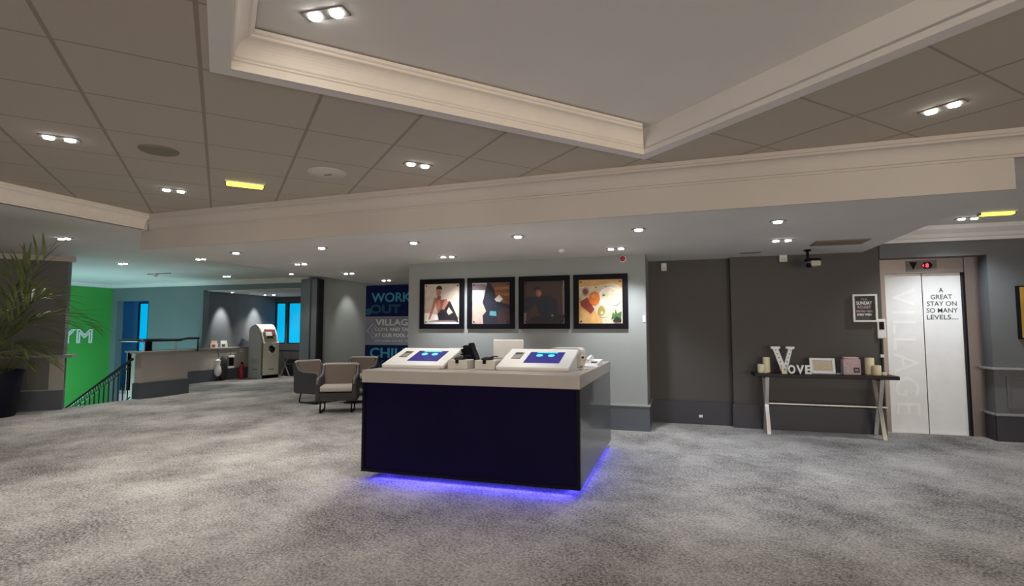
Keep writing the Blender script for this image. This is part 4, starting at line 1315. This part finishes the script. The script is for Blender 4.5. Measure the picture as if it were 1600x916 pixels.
A0 = armchair((-6.02, 8.52, 0), radians(28), 'charcoal tub armchair with beige seat facing the viewer, beside the desk')
copy_thing(A0, (-7.12, 9.42, 0), radians(78), 'charcoal tub armchair turned sideways, farthest from the desk')
copy_thing(A0, (-7.05, 10.75, 0), radians(15), 'tub armchair behind the others, only its backrest top showing')
copy_thing(A0, (-5.66, 9.62, 0), radians(-70), 'tub armchair half hidden by the desk, beige roll along its top')
k = thing('coffee_table', 'low round dark table between the armchairs', 'table', (-6.42, 9.62, 0))
MB().lathe([(0.26, 0.40), (0.28, 0.41), (0.28, 0.425), (0.02, 0.43)], seg=32).build('tabletop', 'wood_dark', k, True)
MB().lathe([(0.20, 0), (0.20, 0.012), (0.03, 0.03), (0.025, 0.40)], seg=24).build('pedestal', 'black', k, True)


# ================================================================== PLANTS
def leaf_strip(mb, base, dirv, length, width, droop, n=5):
    """one tapering leaflet, folded along its middle"""
    d = Vector(dirv).normalized()
    side = d.cross(Vector((0, 0, 1)))
    if side.length < 1e-3:
        side = Vector((1, 0, 0))
    side.normalize()
    p = Vector(base)
    vs = []
    for i in range(n + 1):
        f = i / n
        ww = width * (0.35 + 1.1 * f if f < 0.35 else 0.735 * (1 - ((f - 0.35) / 0.65) ** 1.6) + 0.02)
        fold = Vector((0, 0, 1)) * ww * 0.35
        vs += [p - side * ww + fold, p, p + side * ww + fold]
        d2 = (d + Vector((0, 0, -droop * f))).normalized()
        p = p + d2 * (length / n)
    fs = []
    for i in range(n):
        a = i * 3
        fs += [[a, a + 1, a + 4, a + 3], [a + 1, a + 2, a + 5, a + 4]]
    mb.add(vs, fs)


def frond(parent, base, az_, elev, length, droop, nleaf=16, leaf=0.42, wid=0.014):
    d = Vector((cos(az_) * cos(elev), sin(az_) * cos(elev), sin(elev)))
    pts = []
    p = Vector(base)
    n = 22
    for i in range(n + 1):
        pts.append(p.copy())
        f = i / n
        dd = (d + Vector((0, 0, -droop * f * f * 1.6))).normalized()
        p = p + dd * length / n
    st = MB().tube(pts, 0.011, 6, taper=0.25).build('frond', 'stem', parent, True)
    lf = MB()
    for k in range(nleaf):
        f = 0.38 + 0.62 * k / (nleaf - 1)
        i = min(n - 1, int(f * n))
        q = pts[i]
        t_ = (pts[i + 1] - pts[i]).normalized()
        sd = t_.cross(Vector((0, 0, 1))).normalized()
        upv = sd.cross(t_)
        for s_ in (-1, 1):
            sp_ = 0.95 - 0.65 * (f - 0.38) / 0.62
            dv = t_ * (1.0) + sd * s_ * sp_ * (0.9 + 0.3 * random.random()) + upv * (0.25 + 0.2 * random.random())
            L = leaf * (0.65 + 0.5 * sin(pi * (f - 0.3) / 0.8)) * (0.85 + 0.3 * random.random())
            leaf_strip(lf, q, dv, L, wid, 0.55 + 0.3 * random.random())
    lf.build('leaflets', 'leaf', st)


def pot(parent, r, h):
    MB().lathe([(r * 0.72, 0), (r * 0.76, 0.02), (r * 0.98, h - 0.05), (r * 1.04, h - 0.045), (r * 1.04, h), (r * 0.94, h), (r * 0.90, h - 0.06)], seg=36).build('pot', 'pot', parent, True)
    MB().lathe([(r * 0.9, h - 0.08), (r * 0.5, h - 0.06), (0.01, h - 0.055)], seg=24).build('soil', 'soil', parent)


P = thing('potted_palm', 'tall arching palm in front, its upright fronds reaching the ceiling at the picture edge', 'plant', (-8.55, 4.30, 0))
pot(P, 0.24, 0.50)
for (x, y) in ((0, 0), (0.06, 0.05), (-0.05, 0.04)):
    MB().tube([(x, y, 0.44), (x * 1.2 + 0.14, y * 1.2 + 0.05, 0.85), (x * 0.8 + 0.32, y * 0.8 + 0.11, 1.22)], 0.022, 8, taper=0.6).build('trunk', 'stem', P, True)
for (a_, e_, L_, dr, nl, lf_) in ((16, 62, 1.46, 0.10, 7, 0.50), (6, 60, 1.10, 0.45, 9, 0.42), (24, 58, 1.05, 0.45, 9, 0.42), (48, 52, 0.90, 0.75, 9, 0.44), (12, 70, 1.25, 0.4, 9, 0.5),
                                  (75, 48, 1.3, 0.95, 9, 0.45), (38, 32, 0.62, 0.9, 9, 0.36), (4, 30, 0.62, 0.7, 9, 0.36), (58, 16, 0.60, 0.9, 9, 0.36),
                                  (42, 55, 0.75, 0.9, 9, 0.42), (28, 5, 0.45, 0.6, 8, 0.32), (100, 60, 1.3, 0.8, 9, 0.45), (150, 50, 1.3, 1.0, 9, 0.45), (200, 55, 1.2, 1.0, 9, 0.45),
                                  (260, 50, 1.2, 1.0, 9, 0.45), (320, 45, 1.1, 1.1, 9, 0.45)):
    frond(P, (0.30, 0.10, 1.17), radians(a_), radians(e_), L_, dr, nl, lf_, 0.024)
Q = thing('potted_plant', 'bushy plant in a tall navy-black pot against the charcoal wall', 'plant', (-11.20, 6.22, 0))
pot(Q, 0.29, 0.80)
for i in range(11):
    a_ = radians(-125 + 15.5 * i)
    frond(Q, (0.05 * cos(a_), 0.05 * sin(a_), 0.74), a_, radians(48 + 22 * ((i * 7) % 5) / 5), 0.80 + 0.10 * (i % 4), 0.75, 10, 0.26, 0.018)
# bare twiggy stems beside the pot
for a_, L_ in ((30, 0.9), (52, 0.75), (12, 0.8)):
    A_ = radians(a_)
    MB().tube([(0.1 * cos(A_), 0.1 * sin(A_), 0.72), (0.30 * cos(A_), 0.30 * sin(A_), 1.0), (0.48 * cos(A_), 0.48 * sin(A_), 0.85), (0.55 * cos(A_), 0.55 * sin(A_), 0.45)], 0.008, 6, taper=0.4).build('bare_stem', 'stem', Q, True)
